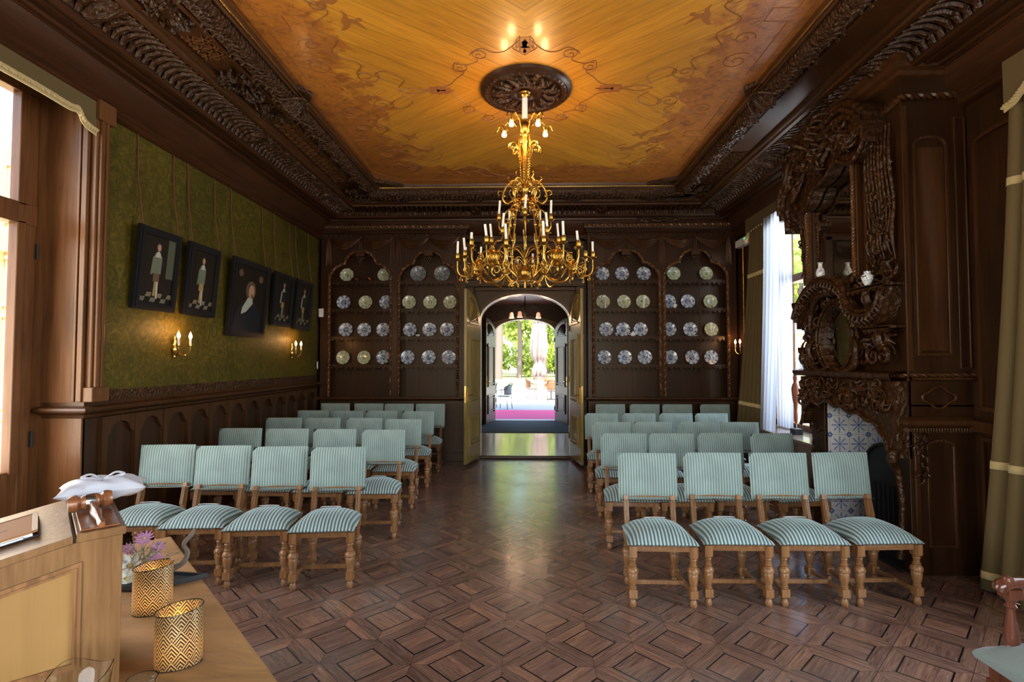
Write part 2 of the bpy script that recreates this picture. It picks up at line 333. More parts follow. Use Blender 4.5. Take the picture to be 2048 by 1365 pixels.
def ceil_mat():
    m, nt, b = mat('painted_ceiling_boards'); tc = N(nt, 'TexCoord'); sp = N(nt, 'SeparateXYZ'); L(nt, tc.outputs['Object'], sp.inputs[0])
    ax = mth(nt, 'ABSOLUTE', sp.outputs[0]); dy = mth(nt, 'SUBTRACT', sp.outputs[1], 4.86); ay = mth(nt, 'ABSOLUTE', dy)
    a = R(40); w_ = mth(nt, 'SUBTRACT', mth(nt, 'MULTIPLY', ay, cos(a)), mth(nt, 'MULTIPLY', ax, sin(a))); l_ = mth(nt, 'ADD', mth(nt, 'MULTIPLY', ay, sin(a)), mth(nt, 'MULTIPLY', ax, cos(a)))
    bw = mth(nt, 'MULTIPLY', w_, 1/.17); fb = mth(nt, 'FRACT', mth(nt, 'ADD', bw, 50)); ib = mth(nt, 'FLOOR', mth(nt, 'ADD', bw, 50))
    q = N(nt, 'CombineXYZ'); L(nt, mth(nt, 'MULTIPLY', w_, 34), q.inputs[0]); L(nt, mth(nt, 'MULTIPLY', l_, 2.2), q.inputs[1]); L(nt, ib, q.inputs[2])
    g = N(nt, 'TexNoise', i={'Scale': 1, 'Detail': 5, 'Roughness': .6, 'Distortion': 1.2}); L(nt, q.outputs[0], g.inputs['Vector'])
    wn_ = N(nt, 'TexWhiteNoise', noise_dimensions='1D'); L(nt, ib, wn_.inputs['W'])
    c = ramp(nt, g.outputs[0], [(.25, (.34, .138, .010)), (.5, (.50, .215, .016)), (.75, (.62, .285, .028))]); c = mmul(nt, c, ramp(nt, wn_.outputs[0], [(0, (.84, .82, .8)), (1, (1.1, 1.1, 1.08))]))
    # stained painted figures near the border and round the rose: red-brown blotchy glaze with its own outline
    ex = mth(nt, 'SUBTRACT', 2.12, ax); ey = mth(nt, 'SUBTRACT', 2.57, ay); e = mth(nt, 'MINIMUM', ex, ey)
    n2 = N(nt, 'TexNoise', i={'Scale': 2.3, 'Detail': 6, 'Roughness': .62, 'Distortion': 1.4}); L(nt, tc.outputs['Object'], n2.inputs[0])
    n3 = N(nt, 'TexNoise', i={'Scale': 6.5, 'Detail': 5, 'Roughness': .6, 'Distortion': 2.0}); L(nt, tc.outputs['Object'], n3.inputs[0])
    near = mth(nt, 'SUBTRACT', mth(nt, 'MULTIPLY', n2.outputs[0], 1.35), mth(nt, 'ADD', e, .02)); k1 = mth(nt, 'MULTIPLY', near, 9, clamp=True)
    c = mix(nt, mth(nt, 'MULTIPLY', k1, .62), c, (.30, .072, .012))
    fig = mth(nt, 'MULTIPLY', mth(nt, 'MULTIPLY', mth(nt, 'SUBTRACT', n3.outputs[0], .545), 16, clamp=True), k1); c = mix(nt, mth(nt, 'MULTIPLY', fig, .62), c, (.115, .028, .007))
    ln = mth(nt, 'LESS_THAN', mth(nt, 'ABSOLUTE', mth(nt, 'SUBTRACT', n3.outputs[0], .5)), .010); ln2 = mth(nt, 'LESS_THAN', mth(nt, 'ABSOLUTE', mth(nt, 'SUBTRACT', n3.outputs[0], .56)), .006)
    c = mix(nt, mth(nt, 'MULTIPLY', mth(nt, 'MULTIPLY', mth(nt, 'MAXIMUM', ln, ln2), k1), .55), c, (.10, .026, .006))
    seam = mth(nt, 'LESS_THAN', fb, .035); c = mix(nt, mth(nt, 'MULTIPLY', seam, .55), c, (.10, .04, .008))
    L(nt, c, b.inputs['Base Color']); b.inputs['Roughness'].default_value = .40; b.inputs['Coat Weight'].default_value = .35; b.inputs['Coat Roughness'].default_value = .16
    bp = N(nt, 'Bump', i={'Strength': .12, 'Distance': .006}); L(nt, g.outputs[0], bp.inputs['Height'])
    bw2 = N(nt, 'TexNoise', i={'Scale': 3, 'Detail': 2}); b3 = N(nt, 'Bump', i={'Strength': .18, 'Distance': .02}); L(nt, tc.outputs['Object'], bw2.inputs[0]); L(nt, bw2.outputs[0], b3.inputs['Height']); L(nt, bp.outputs[0], b3.inputs['Normal']); L(nt, b3.outputs[0], b.inputs['Normal'])
    return m
M['ceiling'] = ceil_mat()
M['ink'] = plain('ceiling_paint_line', (.19, .062, .014), .5)
def plate_mat(name, ground, ink, mode):
    m, nt, b = mat(name); tc = N(nt, 'TexCoord'); oi = N(nt, 'ObjectInfo'); sp = N(nt, 'SeparateXYZ'); L(nt, tc.outputs['Object'], sp.inputs[0])
    r = mth(nt, 'SQRT', mth(nt, 'ADD', mth(nt, 'POWER', sp.outputs[0], 2), mth(nt, 'POWER', sp.outputs[2], 2)))
    an = mth(nt, 'ARCTAN2', sp.outputs[2], sp.outputs[0]); ad = N(nt, 'VectorMath', operation='ADD'); cb = N(nt, 'CombineXYZ'); L(nt, mth(nt, 'MULTIPLY', oi.outputs['Random'], 40), cb.inputs[1]); L(nt, tc.outputs['Object'], ad.inputs[0]); L(nt, cb.outputs[0], ad.inputs[1])
    nz = N(nt, 'TexNoise', i={'Scale': 55, 'Detail': 3, 'Roughness': .6, 'Distortion': 1.0}); L(nt, ad.outputs[0], nz.inputs['Vector'])
    thr_c = mth(nt, 'MULTIPLY', mth(nt, 'GREATER_THAN', nz.outputs[0], .47 if mode else .53), mth(nt, 'LESS_THAN', r, .052 if mode else .036))
    pet = mth(nt, 'ADD', mth(nt, 'MULTIPLY', mth(nt, 'SINE', mth(nt, 'MULTIPLY', an, 8)), .5), .5)
    thr_r = mth(nt, 'MULTIPLY', mth(nt, 'GREATER_THAN', mth(nt, 'ADD', mth(nt, 'MULTIPLY', pet, .2), nz.outputs[0]), .64 if mode else .72), mth(nt, 'GREATER_THAN', r, .078))
    ring = mth(nt, 'LESS_THAN', mth(nt, 'ABSOLUTE', mth(nt, 'SUBTRACT', r, .070)), .0022); rim = mth(nt, 'GREATER_THAN', r, .1135)
    f = mth(nt, 'MAXIMUM', mth(nt, 'MAXIMUM', thr_c, thr_r), mth(nt, 'MAXIMUM', mth(nt, 'MULTIPLY', ring, .8), mth(nt, 'MULTIPLY', rim, .5)))
    L(nt, mix(nt, f, ground, ink), b.inputs['Base Color']); b.inputs['Roughness'].default_value = .16; b.inputs['Coat Weight'].default_value = .5; return m
M['plate_w'] = plate_mat('blue_white_plate', (.50, .55, .58), (.045, .075, .17), 1)
M['plate_c'] = plate_mat('cream_plate', (.50, .53, .34), (.06, .09, .085), 0)
M['plate_d'] = plate_mat('grey_blue_plate', (.135, .15, .165), (.42, .42, .33), 0)
def tile_mat():
    m, nt, b = mat('delft_tiles'); tc = N(nt, 'TexCoord'); sp = N(nt, 'SeparateXYZ'); L(nt, tc.outputs['Object'], sp.inputs[0]); T = .1885
    u = mth(nt, 'SUBTRACT', mth(nt, 'FRACT', mth(nt, 'ADD', mth(nt, 'MULTIPLY', sp.outputs[0], 1/T), 100.35)), .5); v = mth(nt, 'SUBTRACT', mth(nt, 'FRACT', mth(nt, 'ADD', mth(nt, 'MULTIPLY', sp.outputs[2], 1/T), 100.1)), .5)
    r = mth(nt, 'SQRT', mth(nt, 'ADD', mth(nt, 'POWER', u, 2), mth(nt, 'POWER', v, 2))); a = mth(nt, 'ARCTAN2', v, u)
    c8 = mth(nt, 'ABSOLUTE', mth(nt, 'COSINE', mth(nt, 'MULTIPLY', a, 4))); leaf = mth(nt, 'MULTIPLY', mth(nt, 'POWER', c8, 2.2), .44)
    veins = mth(nt, 'SINE', mth(nt, 'ADD', mth(nt, 'MULTIPLY', r, 95), mth(nt, 'MULTIPLY', c8, 9)))
    f1 = mth(nt, 'MULTIPLY', mth(nt, 'LESS_THAN', r, leaf), mth(nt, 'GREATER_THAN', veins, -.45))
    au = mth(nt, 'ABSOLUTE', u); av = mth(nt, 'ABSOLUTE', v); cr_ = mth(nt, 'SUBTRACT', 1, mth(nt, 'ADD', au, av)); 
    f2 = mth(nt, 'MULTIPLY', mth(nt, 'LESS_THAN', cr_, .17), mth(nt, 'GREATER_THAN', cr_, .06))
    f3 = mth(nt, 'LESS_THAN', r, .05)
    f = mth(nt, 'MAXIMUM', mth(nt, 'MAXIMUM', f1, f2), f3); c = mix(nt, f, (.66, .64, .60), (.055, .115, .32))
    grout = mth(nt, 'GREATER_THAN', mth(nt, 'MAXIMUM', au, av), .49); c = mix(nt, grout, c, (.35, .33, .30)); L(nt, c, b.inputs['Base Color']); b.inputs['Roughness'].default_value = .2; return m
M['tile'] = tile_mat()
# ================================================================ STRUCTURE
XL, XR, YB = -3.48, 3.50, 8.90
struct('floor', MB().box(-3.9, 3.9, -1.8, 8.93, -.1, 0), M['floor'], smooth=0)
# ---- left wall
wl_ = MB().box(-3.64, XL, 4.07, 9.1, 0, 4.4).box(-3.64, XL, -1.8, .9, 0, 4.4).box(-3.95, XL, .9, 4.07, 3.78, 4.4).box(-3.95, -3.64, -1.8, .9, 0, 4.4)
wall_left = struct('wall_left', wl_, M['oak'], smooth=0)
struct('wall_cloth', MB().box(XL, XL+.012, 4.20, 8.64, 1.42, 3.73), M['wallgreen'], parent=wall_left, smooth=0, label='olive green wall cloth')
fr = MB().box(XL, XL+.03, 4.20, 8.66, 1.335, 1.42).box(XL, XL+.028, 8.64, 8.68, 1.42, 3.73)
struct('carved_frame_strip', fr, M['carved_fine'], parent=wall_left, smooth=0, label='finely carved strip under the green cloth')
rail = MB().sweep([(0,1.20),(.02,1.21),(.03,1.235),(.075,1.25),(.095,1.262),(.10,1.275),(.095,1.292),(.06,1.30),(.02,1.305),(.02,1.335),(0,1.335)], [(XL, 8.7), (XL, 4.07), (-3.8, 4.07)], out=1)
struct('chair_rail', rail, M['walnut'], parent=wall_left)
bt = MB(); yb = [4.22+.365*i for i in range(13)]
for i, y in enumerate(yb):
    bt.box(XL, XL+.035, y, y+.055, .12, 1.20)
    if i < 12:                                   # scalloped head between battens
        a, b_ = y+.055, y+.365; m_ = (a+b_)/2; A = []; B = []
        for k in range(13):
            t = k/12; yy = a+(b_-a)*t; q = abs(t-.5)*2
            zz = 1.09+.06*math.sqrt(max(0, 1-(q/.62)**2)) if q < .62 else 1.09-.055*math.sin((q-.62)/.38*pi/2)
            A.append((yy, zz)); B.append((yy, 1.20))
        bt.strip(A, B, lambda p, q_, t: (XL+t, p, q_), 0, .028)
struct('wainscot_battens', bt, M['walnut'], parent=wall_left, smooth=20)
struct('baseboard_left', MB().box(XL, XL+.03, 4.07, 8.9, 0, .12), M['oak_y'], smooth=0)
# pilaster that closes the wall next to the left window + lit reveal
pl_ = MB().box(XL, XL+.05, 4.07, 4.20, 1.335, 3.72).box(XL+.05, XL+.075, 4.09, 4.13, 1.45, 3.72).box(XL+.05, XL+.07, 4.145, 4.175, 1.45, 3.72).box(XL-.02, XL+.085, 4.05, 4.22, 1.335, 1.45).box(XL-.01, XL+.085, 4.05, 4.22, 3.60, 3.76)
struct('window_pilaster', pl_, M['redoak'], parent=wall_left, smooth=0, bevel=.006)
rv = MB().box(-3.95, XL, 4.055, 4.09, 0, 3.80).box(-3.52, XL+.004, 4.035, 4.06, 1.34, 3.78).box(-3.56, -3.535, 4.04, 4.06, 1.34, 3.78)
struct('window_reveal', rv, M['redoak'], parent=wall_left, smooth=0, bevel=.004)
# ---- left window
win1 = MB().box(-3.90, -3.82, 3.96, 4.06, 0, 3.80).box(-3.88, -3.80, 3.86, 3.96, 0, 3.72).box(-3.92, -3.82, .9, 1.05, 0, 3.8)
win1.box(-3.90, -3.80, .9, 4.06, 3.70, 3.80).box(-3.90, -3.79, .9, 3.96, 2.70, 2.86)
win1.box(-3.88, -3.81, .9, 3.96, .0, .84).box(-3.88, -3.80, 2.42, 2.60, 0, 3.72).box(-3.865, -3.79, 3.80, 3.87, .82, 2.72).box(-3.865, -3.79, 3.80, 3.87, 2.84, 3.7)
window_1 = struct('window_1', win1, M['redoak'], smooth=0, bevel=.006)
struct('pane', MB().box(-3.845, -3.84, 1.0, 3.88, .82, 3.72), M['glass'], parent=window_1, smooth=0)
struct('window_hinge', MB().lathe([(.011, 0), (.011, .12)], (-3.785, 3.955, 2.45), 8).lathe([(.011, 0), (.011, .12)], (-3.785, 3.955, 1.0), 8), M['black'], parent=window_1)
# ---- right wall
wr_ = MB().box(XR, 3.64, 7.97, 9.1, 0, 4.4).box(XR, 3.64, 5.70, 5.85, 0, 4.4).box(XR, 4.0, 5.85, 7.97, 3.72, 4.4).box(XR, 4.0, 5.85, 7.97, 0, .70)
wr_.box(XR, 3.64, 3.25, 4.33, 0, 4.4).box(XR, 3.64, 4.33, 5.70, 1.35, 4.4).box(XR, 4.0, .55, 3.25, 3.6, 4.4).box(XR, 3.64, -1.8, .55, 0, 4.4)
wr_.box(3.64, 4.05, 7.97, 8.1, 0, 4.4).box(3.64, 4.05, 5.60, 5.85, 0, 4.4)
wall_right = struct('wall_right', wr_, M['oak'], smooth=0)
pn = MB()
def raised(mb, fn, a0, a1, z0, z1, w=.03, t=.02, arch=0):
    """moulded frame on a panel; fn(a,z,t)"""
    if arch:
        c = (a0+a1)/2; h = (a1-a0)/2; A = [(a0, z0)]+[(c-h*cos(k/10*pi), z1+arch*math.sin(k/10*pi)) for k in range(11)]+[(a1, z0)]
        B = [(a0+w, z0+w)]+[(c-(h-w)*cos(k/10*pi), z1+(arch-w)*math.sin(k/10*pi)) for k in range(11)]+[(a1-w, z0+w)]
        mb.strip(A, B, fn, 0, t); mb.strip([(a0, z0), (a1, z0)], [(a0+w, z0+w), (a1-w, z0+w)], fn, 0, t)
    else:
        mb.strip([(a0, z0), (a1, z0), (a1, z1), (a0, z1), (a0, z0)], [(a0+w, z0+w), (a1-w, z0+w), (a1-w, z1-w), (a0+w, z1-w), (a0+w, z0+w)], fn, 0, t)
    return mb
fx = lambda a, z, t: (XR-t, a, z)
raised(pn, fx, 3.55, 4.12, 1.28, 3.35, .03, .025, .06); raised(pn, fx, 3.55, 4.12, .2, 1.08, .03, .025); pn.box(3.43, XR, 3.25, 4.2, 1.12, 1.2)
struct('wall_panel_moulding', pn, M['walnut'], parent=wall_right, smooth=20)
# cord that runs down the wall to the lamp
struct('wall_cord', MB().tube([(3.485, 8.43, 3.50), (3.485, 8.43, 2.05)], .006, 6).tube([(3.485, 8.43, 1.85), (3.485, 8.43, .9)], .006, 6), M['brass'], parent=wall_right)
# ---- right rear window
win2 = MB().box(3.70, 3.80, 5.85, 7.97, .70, .80).box(3.70, 3.80, 5.85, 7.97, 3.62, 3.72).box(3.68, 3.80, 5.85, 7.97, 2.74, 2.84).box(3.70, 3.80, 7.87, 7.97, .7, 3.72).box(3.70, 3.80, 5.85, 5.95, .7, 3.72)
win2.box(3.69, 3.80, 7.62, 7.70, .78, 2.76).box(3.69, 3.80, 6.88, 6.95, .78, 2.76).box(3.69, 3.80, 7.62, 7.70, 2.8, 3.66)
window_2 = struct('window_2', win2, M['redoak'], smooth=0, bevel=.006)
struct('pane', MB().box(3.745, 3.75, 5.9, 7.92, .78, 3.66), M['glass'], parent=window_2, smooth=0)
struct('window_sill', MB().box(3.20, 3.70, 5.78, 7.97, .685, .725).box(3.26, 3.52, 5.8, 7.97, .05, .685), plain('sill_wood', (.18, .13, .10), .22, coat=.5), parent=window_2, smooth=0, bevel=.008)
struct('window_hardware', MB().tube([(3.66, 7.60, 1.5), (3.62, 7.60, 1.5), (3.62, 7.60, 1.62)], .008, 6).tube([(3.67, 7.60, 2.0), (3.67, 7.60, 1.1)], .006, 6), M['black'], parent=window_2)
# ---- right near window (seen only in reflections, beside the photographer)
win3 = MB().box(3.70, 3.80, .55, 3.25, .0, .75).box(3.70, 3.80, .55, 3.25, 3.50, 3.6).box(3.70, 3.80, .55, 3.25, 2.7, 2.8)
for y in (.55, 1.85, 3.15): win3.box(3.70, 3.80, y, y+.1, 0, 3.6)
window_3 = struct('window_3', win3, M['redoak'], smooth=0)
# ---- front wall with a broad window behind the photographer
wf = MB().box(-3.95, 4.0, -1.9, -1.8, 0, .55).box(-3.95, 4.0, -1.9, -1.8, 3.3, 4.4).box(-3.95, -1.7, -1.9, -1.8, .55, 3.3).box(2.3, 4.0, -1.9, -1.8, .55, 3.3)
wf.box(-3.9, 3.95, -3.6, -1.9, 3.35, 3.5)  # unseen roof slab added outside to keep direct sun off this window
struct('wall_front', wf, M['oak'], smooth=0)
# ---- back wall with the arched doorway, vestibule, outer arch
def arch_pts(hw, spring, rise, c=0, n=24): return [(c-hw*cos(k/n*pi), spring+rise*math.sin(k/n*pi)) for k in range(n+1)]
def arch_wall(x0, x1, z0, z1, hw, spring, rise, y0, y1):
    mb = MB().box(x0, -hw, y0, y1, z0, z1).box(hw, x1, y0, y1, z0, z1); A = arch_pts(hw, spring, rise)
    mb.strip(A, [(a, z1) for a, _ in A], lambda a, z, t: (a, t, z), y0, y1); return mb
wall_back = struct('wall_back', arch_wall(-3.64, 3.64, 0, 4.4, .765, 2.35, .44, YB+.02, 9.15), M['oak'], smooth=30)
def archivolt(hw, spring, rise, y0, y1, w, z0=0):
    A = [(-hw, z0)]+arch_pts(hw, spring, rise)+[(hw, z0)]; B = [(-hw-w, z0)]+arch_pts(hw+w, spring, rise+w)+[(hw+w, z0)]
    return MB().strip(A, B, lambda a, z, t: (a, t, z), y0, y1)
struct('arch_glint_strip', archivolt(.757, 2.35, .435, 9.135, 9.152, .012), plain('painted_arch_glint', (.75, .72, .66), .25), parent=wall_back, smooth=30)  # thin pale strip painted in for the varnish reflection along the arch
struct('door_architrave', archivolt(.765, 2.35, .44, 8.885, 8.93, .055), M['walnut'], parent=wall_back, smooth=30)
ds = MB()
for s in (-1, 1): ds.box(min(s*.86, s*1.0), max(s*.86, s*1.0), 8.80, 8.93, 0, 3.72).box(min(s*.84, s*1.02), max(s*.84, s*1.02), 8.785, 8.93, 0, .16)
ds.box(-1.0, 1.0, 8.76, 8.93, 2.90, 3.02).box(-1.0, 1.0, 8.72, 8.93, 3.0, 3.04).box(-1.0, 1.0, 8.80, 8.93, 3.66, 3.74).box(-.86, .86, 8.84, 8.93, 2.84, 2.9)
raised(ds, lambda a, z, t: (a, 8.92-t, z), -.8, .8, 3.10, 3.6, .03, .03)
struct('door_surround', ds, M['oak_x'], parent=wall_back, smooth=0, bevel=.006)
sw = MB()
def swag(mb, xa, xb, z, y, drop, n=5, r=.011):
    for k in range(n):
        dz = drop*(.45+.55*k/(n-1)); P = [(xa+(xb-xa)*t, y-.045*math.sin(t*pi), z-.012*k*0-dz*math.sin(t*pi)**.85) for t in np.linspace(0, 1, 13)]
        mb.tube(P, [r*.5, r*1.3, r*.5], 6)
    return mb
for a, b_ in ((-.82, -.28), (-.28, .28), (.28, .82)): swag(sw, a, b_, 3.62, 8.87, .26)
for x in (-.8, -.28, .28, .8):
    for q in (-.03, 0, .03): sw.tube([(x+q, 8.86, 3.64), (x+q*1.3, 8.85, 3.45), (x+q*1.5, 8.86, 3.30-.1*abs(q)*10)], [.012, .017, .006], 6)
struct('swag_carving', sw, M['carved'], parent=wall_back)
# ---- vestibule
fl2 = struct('floor_vestibule', MB().box(-1.5, 1.5, 8.93, 13.95, -.1, .045), plain('pale_stone_floor', (.62, .56, .40), .16, bump=.05, bscale=6, coat=.3), smooth=0)
struct('floor_seam', MB().box(-.003, .003, 9.0, 11.7, .045, .0465), M['black'], parent=fl2, smooth=0)
struct('door_step', MB().box(-.765, .765, 8.90, 8.96, 0, .05), M['oak_x'], parent=fl2, smooth=0, bevel=.01)
hv = MB().box(-1.62, -1.5, 9.15, 13.9, 0, 3.3).box(1.5, 1.62, 9.15, 13.9, 0, 3.3)
for s in (-1, 1):
    for y in (9.4, 10.8, 12.2): raised(hv, (lambda s: lambda a, z, t: (s*(1.5-t), a, z))(s), y, y+1.2, .25, 1.0, .04, .02); raised(hv, (lambda s: lambda a, z, t: (s*(1.5-t), a, z))(s), y, y+1.2, 1.15, 2.7, .04, .02)
struct('wall_vestibule', hv, M['walnut'], smooth=0)
struct('ceiling_vestibule', MB().box(-1.62, 1.62, 9.15, 14.1, 3.12, 3.3), wood('hall_ceiling', (.26, .14, .045), (.42, .25, .09)), smooth=0)
w2 = struct('wall_entrance', arch_wall(-3.8, 3.8, 0, 4.6, .80, 2.40, .34, 13.9, 14.2), M['walnut'], smooth=30)
struct('arch_moulding', archivolt(.80, 2.40, .34, 13.86, 13.9, .07).join(archivolt(.88, 2.40, .34, 13.83, 13.88, .05)).join(archivolt(1.0, 2.42, .34, 13.84, 13.88, .04)), M['doorwood'], parent=w2, smooth=30)
struct('threshold', MB().box(-.80, .80, 13.9, 14.2, .03, .07), plain('pale_threshold', (.5, .5, .46), .5), parent=w2, smooth=0)
# house body that shades the forecourt
struct('wall_upper_storey', MB().box(-3.95, 4.05, -3.6, 14.2, 4.62, 8.2).box(-3.8, -1.62, 9.1, 13.9, 0, 4.6).box(1.62, 3.8, 9.1, 13.9, 0, 4.6), plain('outer_plaster', (.6, .55, .42), .8), smooth=0)
# ---- door leaves
def leaf(name, hinge, free, spring, rise, w, mat_, label, zb=.05, thick=.045):
    t = bpy.data.objects.new(name, None); COL.objects.link(t); t['kind'] = 'structure'; t.location = (hinge[0], hinge[1], 0)
    ang = math.atan2(free[1]-hinge[1], free[0]-hinge[0]); t.rotation_euler = (0, 0, ang); t['_local'] = 1; t['label'] = label
    top = lambda x: spring+rise*math.sqrt(max(0, 1-(1-x/w)**2)) if x < w else spring+rise
    O = [(0, zb), (w, zb)]+[(w*k/16, top(w*k/16)) for k in range(16, -1, -1)]
    build('door_leaf', MB().prism(O, lambda a, z, t_: (a, t_, z), -thick/2, thick/2), mat_, t, smooth=20, bevel=.004)
    for s in (-1, 1):
        fn = (lambda s: lambda a, z, q: (a, s*(thick/2+q), z))(s); mb = MB()
        def pan(z0, z1):
            raised(mb, fn, .12, w-.12, z0, z1, .03, .028); raised(mb, fn, .175, w-.175, z0+.07, z1-.07, .02, .030)
            mb.prism([(.21, z0+.1), (w-.21, z0+.1), (w-.21, z1-.1), (.21, z1-.1)], fn, 0, .012)
        pan(.30, .78); pan(.98, 2.08)
        mb.prism([(.09, 2.0), (w-.09, 2.0), (w-.07, 2.06), (.07, 2.06)], fn, 0, .03)
        build('door_panel', mb, mat_, t, smooth=20)
        f2 = MB(); bx, bz = w-.12, spring-.08                        # fan of gadroons in the arched head
        A = [(bx-(w-.24)*sin(k/12*pi/2), bz+(rise+.0)*cos(k/12*pi/2)) for k in range(13)]; B = [(bx-(w-.28)*sin(k/12*pi/2)*.93, bz+(rise-.03)*cos(k/12*pi/2)*.95) for k in range(13)]
        f2.strip(A, B, fn, 0, .018).prism([(bx-(w-.24), bz-.03), (bx, bz-.03), (bx, bz), (bx-(w-.24), bz)], fn, 0, .02)
        for k in range(9):
            a = (k+.5)/9*pi/2; q = 1/math.sqrt((sin(a)/(w-.29))**2+(cos(a)/(rise-.05))**2)
            f2.tube([fn(bx-.05*sin(a), bz+.05*cos(a), .004), fn(bx-q*sin(a)*.7, bz+q*cos(a)*.7, .012), fn(bx-q*sin(a)*.95, bz+q*cos(a)*.95, .004)], [.004, .017, .012], 6)
        build('fan_carving', f2, mat_, t)
    h = MB(); 
    for s in (-1, 1):
        h.box(w-.075, w-.045, s*(thick/2)-.004, s*(thick/2)+.004, 1.02, 1.24); h.tube([(w-.06, s*thick/2, 1.12), (w-.06, s*(thick/2+.045), 1.12), (w-.16, s*(thick/2+.05), 1.12)], .008, 6)
    h.box(w-.003, w+.003, -.012, .012, 1.0, 1.26)
    build('door_handle', h, M['brass'], t, smooth=30)
    h2 = MB()
    for z in (.35, 1.3, 2.15): h2.lathe([(.009, 0), (.009, .1)], (0, -.03, z), 6)
    build('hinge', h2, M['black'], t); return t
leaf('door_1', (-.775, 8.885), (-.925, 8.16), 2.35, .43, .755, M['doorwood'], 'left inner door leaf')
leaf('door_2', (.775, 8.885), (.88, 8.13), 2.35, .43, .755, M['doorwood'], 'right inner door leaf')
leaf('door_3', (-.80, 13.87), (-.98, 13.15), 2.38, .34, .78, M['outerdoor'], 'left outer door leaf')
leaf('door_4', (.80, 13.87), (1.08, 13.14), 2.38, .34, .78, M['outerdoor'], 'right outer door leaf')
tag(build('door_mat', MB().box(-1.3, 1.3, 11.75, 13.88, .045, .058), plain('dark_coir', (.035, .04, .042), .9, bump=.5, bscale=300), smooth=0), 'dark grey entrance mat between the two doorways', 'mat')
# ================================================================ CEILING
CX0, CY0 = -2.13, 2.26
ceiling = struct('ceiling', MB().box(-2.17, 2.17, 2.23, 7.53, 4.22, 4.26), M['ceiling'], smooth=0)
struct('ceiling_front', MB().box(-3.6, 3.6, -1.8, .9, 4.15, 4.3).box(-3.9, 4.0, -1.8, 9.2, 4.42, 4.5), M['oak'], smooth=0)
ring = [(XL, .85), (XR, .85), (XR, 8.87), (XL, 8.87)]
def rsweep(prof): return MB().sweep(prof, ring, closed=True)
struct('trim_1', rsweep([(0,3.68),(.03,3.69),(.05,3.71),(.05,3.735),(.062,3.745),(.062,3.765),(.10,3.79),(.18,3.985),(.195,3.985),(.20,3.99),(.245,3.985),(.25,4.01),(.30,4.012),(.31,3.998),(.35,3.998),(.36,4.012),(.39,4.012),(.40,3.99),(.445,3.99),(.46,4.01),(.46,4.02)]), M['oak_y'])
struct('trim_2', rsweep([(.46,4.02),(.47,4.07),(.52,4.115),(.60,4.13),(.68,4.12),(.73,4.10)]), M['carved'])
struct('trim_3', rsweep([(.73,4.10),(.735,4.075),(.78,4.075),(.79,4.095),(.81,4.10),(.83,4.115),(.835,4.14),(1.09,4.14),(1.095,4.10),(1.13,4.10),(1.14,4.13)]), M['walnut'])
struct('trim_4', rsweep([(1.14,4.13)]+[(1.225-.085*cos(a), 4.135-.075*sin(a)) for a in np.linspace(0, pi, 9)]+[(1.312,4.16)]), M['carved_fine'])
struct('trim_5', rsweep([(1.312,4.16),(1.32,4.15),(1.335,4.15),(1.345,4.165),(1.355,4.165),(1.365,4.18),(1.375,4.225)]), M['walnut'])
struct('trim_gold_bead', rsweep([(1.352,4.166)]+[(1.362-.009*cos(a), 4.172-.009*sin(a)) for a in np.linspace(0, pi, 5)]), M['brass'])
# ribs of the acanthus cove, lattice soffit, vine on the roll -- one object per side
def side(s):
    """maps (a along, d inward, z) for a side"""
    return {'left': lambda a, d, z: (XL+d, a, z), 'right': lambda a, d, z: (XR-d, a, z), 'back': lambda a, d, z: (a, 8.87-d, z)}[s]
rg = {'left': (1.3, 8.4), 'right': (2.2, 8.4), 'back': (-2.95, 2.97)}
def leafshape(mb, P, w, n=5):
    mb.tube(P, [w*.3, w, w*.85, w*.15], n, sq=.5); return mb
for s in ('left', 'right', 'back'):
    f = side(s); a0, a1 = rg[s]; mb = MB(); k = 0; a = a0+.2
    while a < a1-.1:
        if k % 26 == 25:      # carved block between runs
            for q in range(7):
                t = q/6; mb.tube([f(a+.03*sin(q*2), .47, 4.03), f(a+.05*cos(q*3), .58, 4.06+.02*t), f(a+.04*sin(q), .73, 4.08)], [.03, .03, .012], 6)
        mb.tube([f(a, .465, 4.015), f(a, .50, 4.075), f(a, .585, 4.10), f(a+.015, .68, 4.095), f(a+.03, .735, 4.07)], [.018, .027, .024, .022, .008], 6)
        mb.tube([f(a+.038, .49, 4.07), f(a+.038, .56, 4.105), f(a+.045, .64, 4.11)], [.008, .012, .006], 4)
        a += .078; k += 1
    struct('trim_acanthus_'+s, mb, M['carved'])
    mb = MB(); c = .105; sets = {'left': [(1.6, 3.15), (3.85, 4.25), (5.35, 7.2)], 'right': [(6.2, 7.4)], 'back': []}[s]
    for (b0, b1) in sets:
        n_ = int((b1-b0)/c)
        for i in range(n_):
            for j in range(2):
                q = b0+i*c; d = .86+j*c
                for (u0, v0, u1, v1) in ((0, 0, 1, 1), (1, 0, 0, 1), (.5, 0, .5, 1), (0, .5, 1, .5)):
                    mb.obox(f(q+u0*c, d+v0*c, 4.132), f(q+u1*c, d+v1*c, 4.132), .012, .014)
    if sets: struct('trim_lattice_'+s, mb, M['redoak'] if s == 'left' else M['walnut'])
    mb = MB(); a = a0+.3; k = 0
    while a < a1-.9:
        h = .035*math.sin(k*1.1)
        for q in (-1, 1):
            mb.tube([f(a, 1.225+h, 4.063), f(a+.03, 1.225+h+q*.035, 4.055), f(a+.065, 1.225+h+q*.055, 4.085)], [.006, .014, .004], 5)
        mb.ball(f(a+.01, 1.225+h, 4.06), .012, 6, 4); a += .062; k += 1
    struct('trim_vine_'+s, mb, M['carved_fine'])
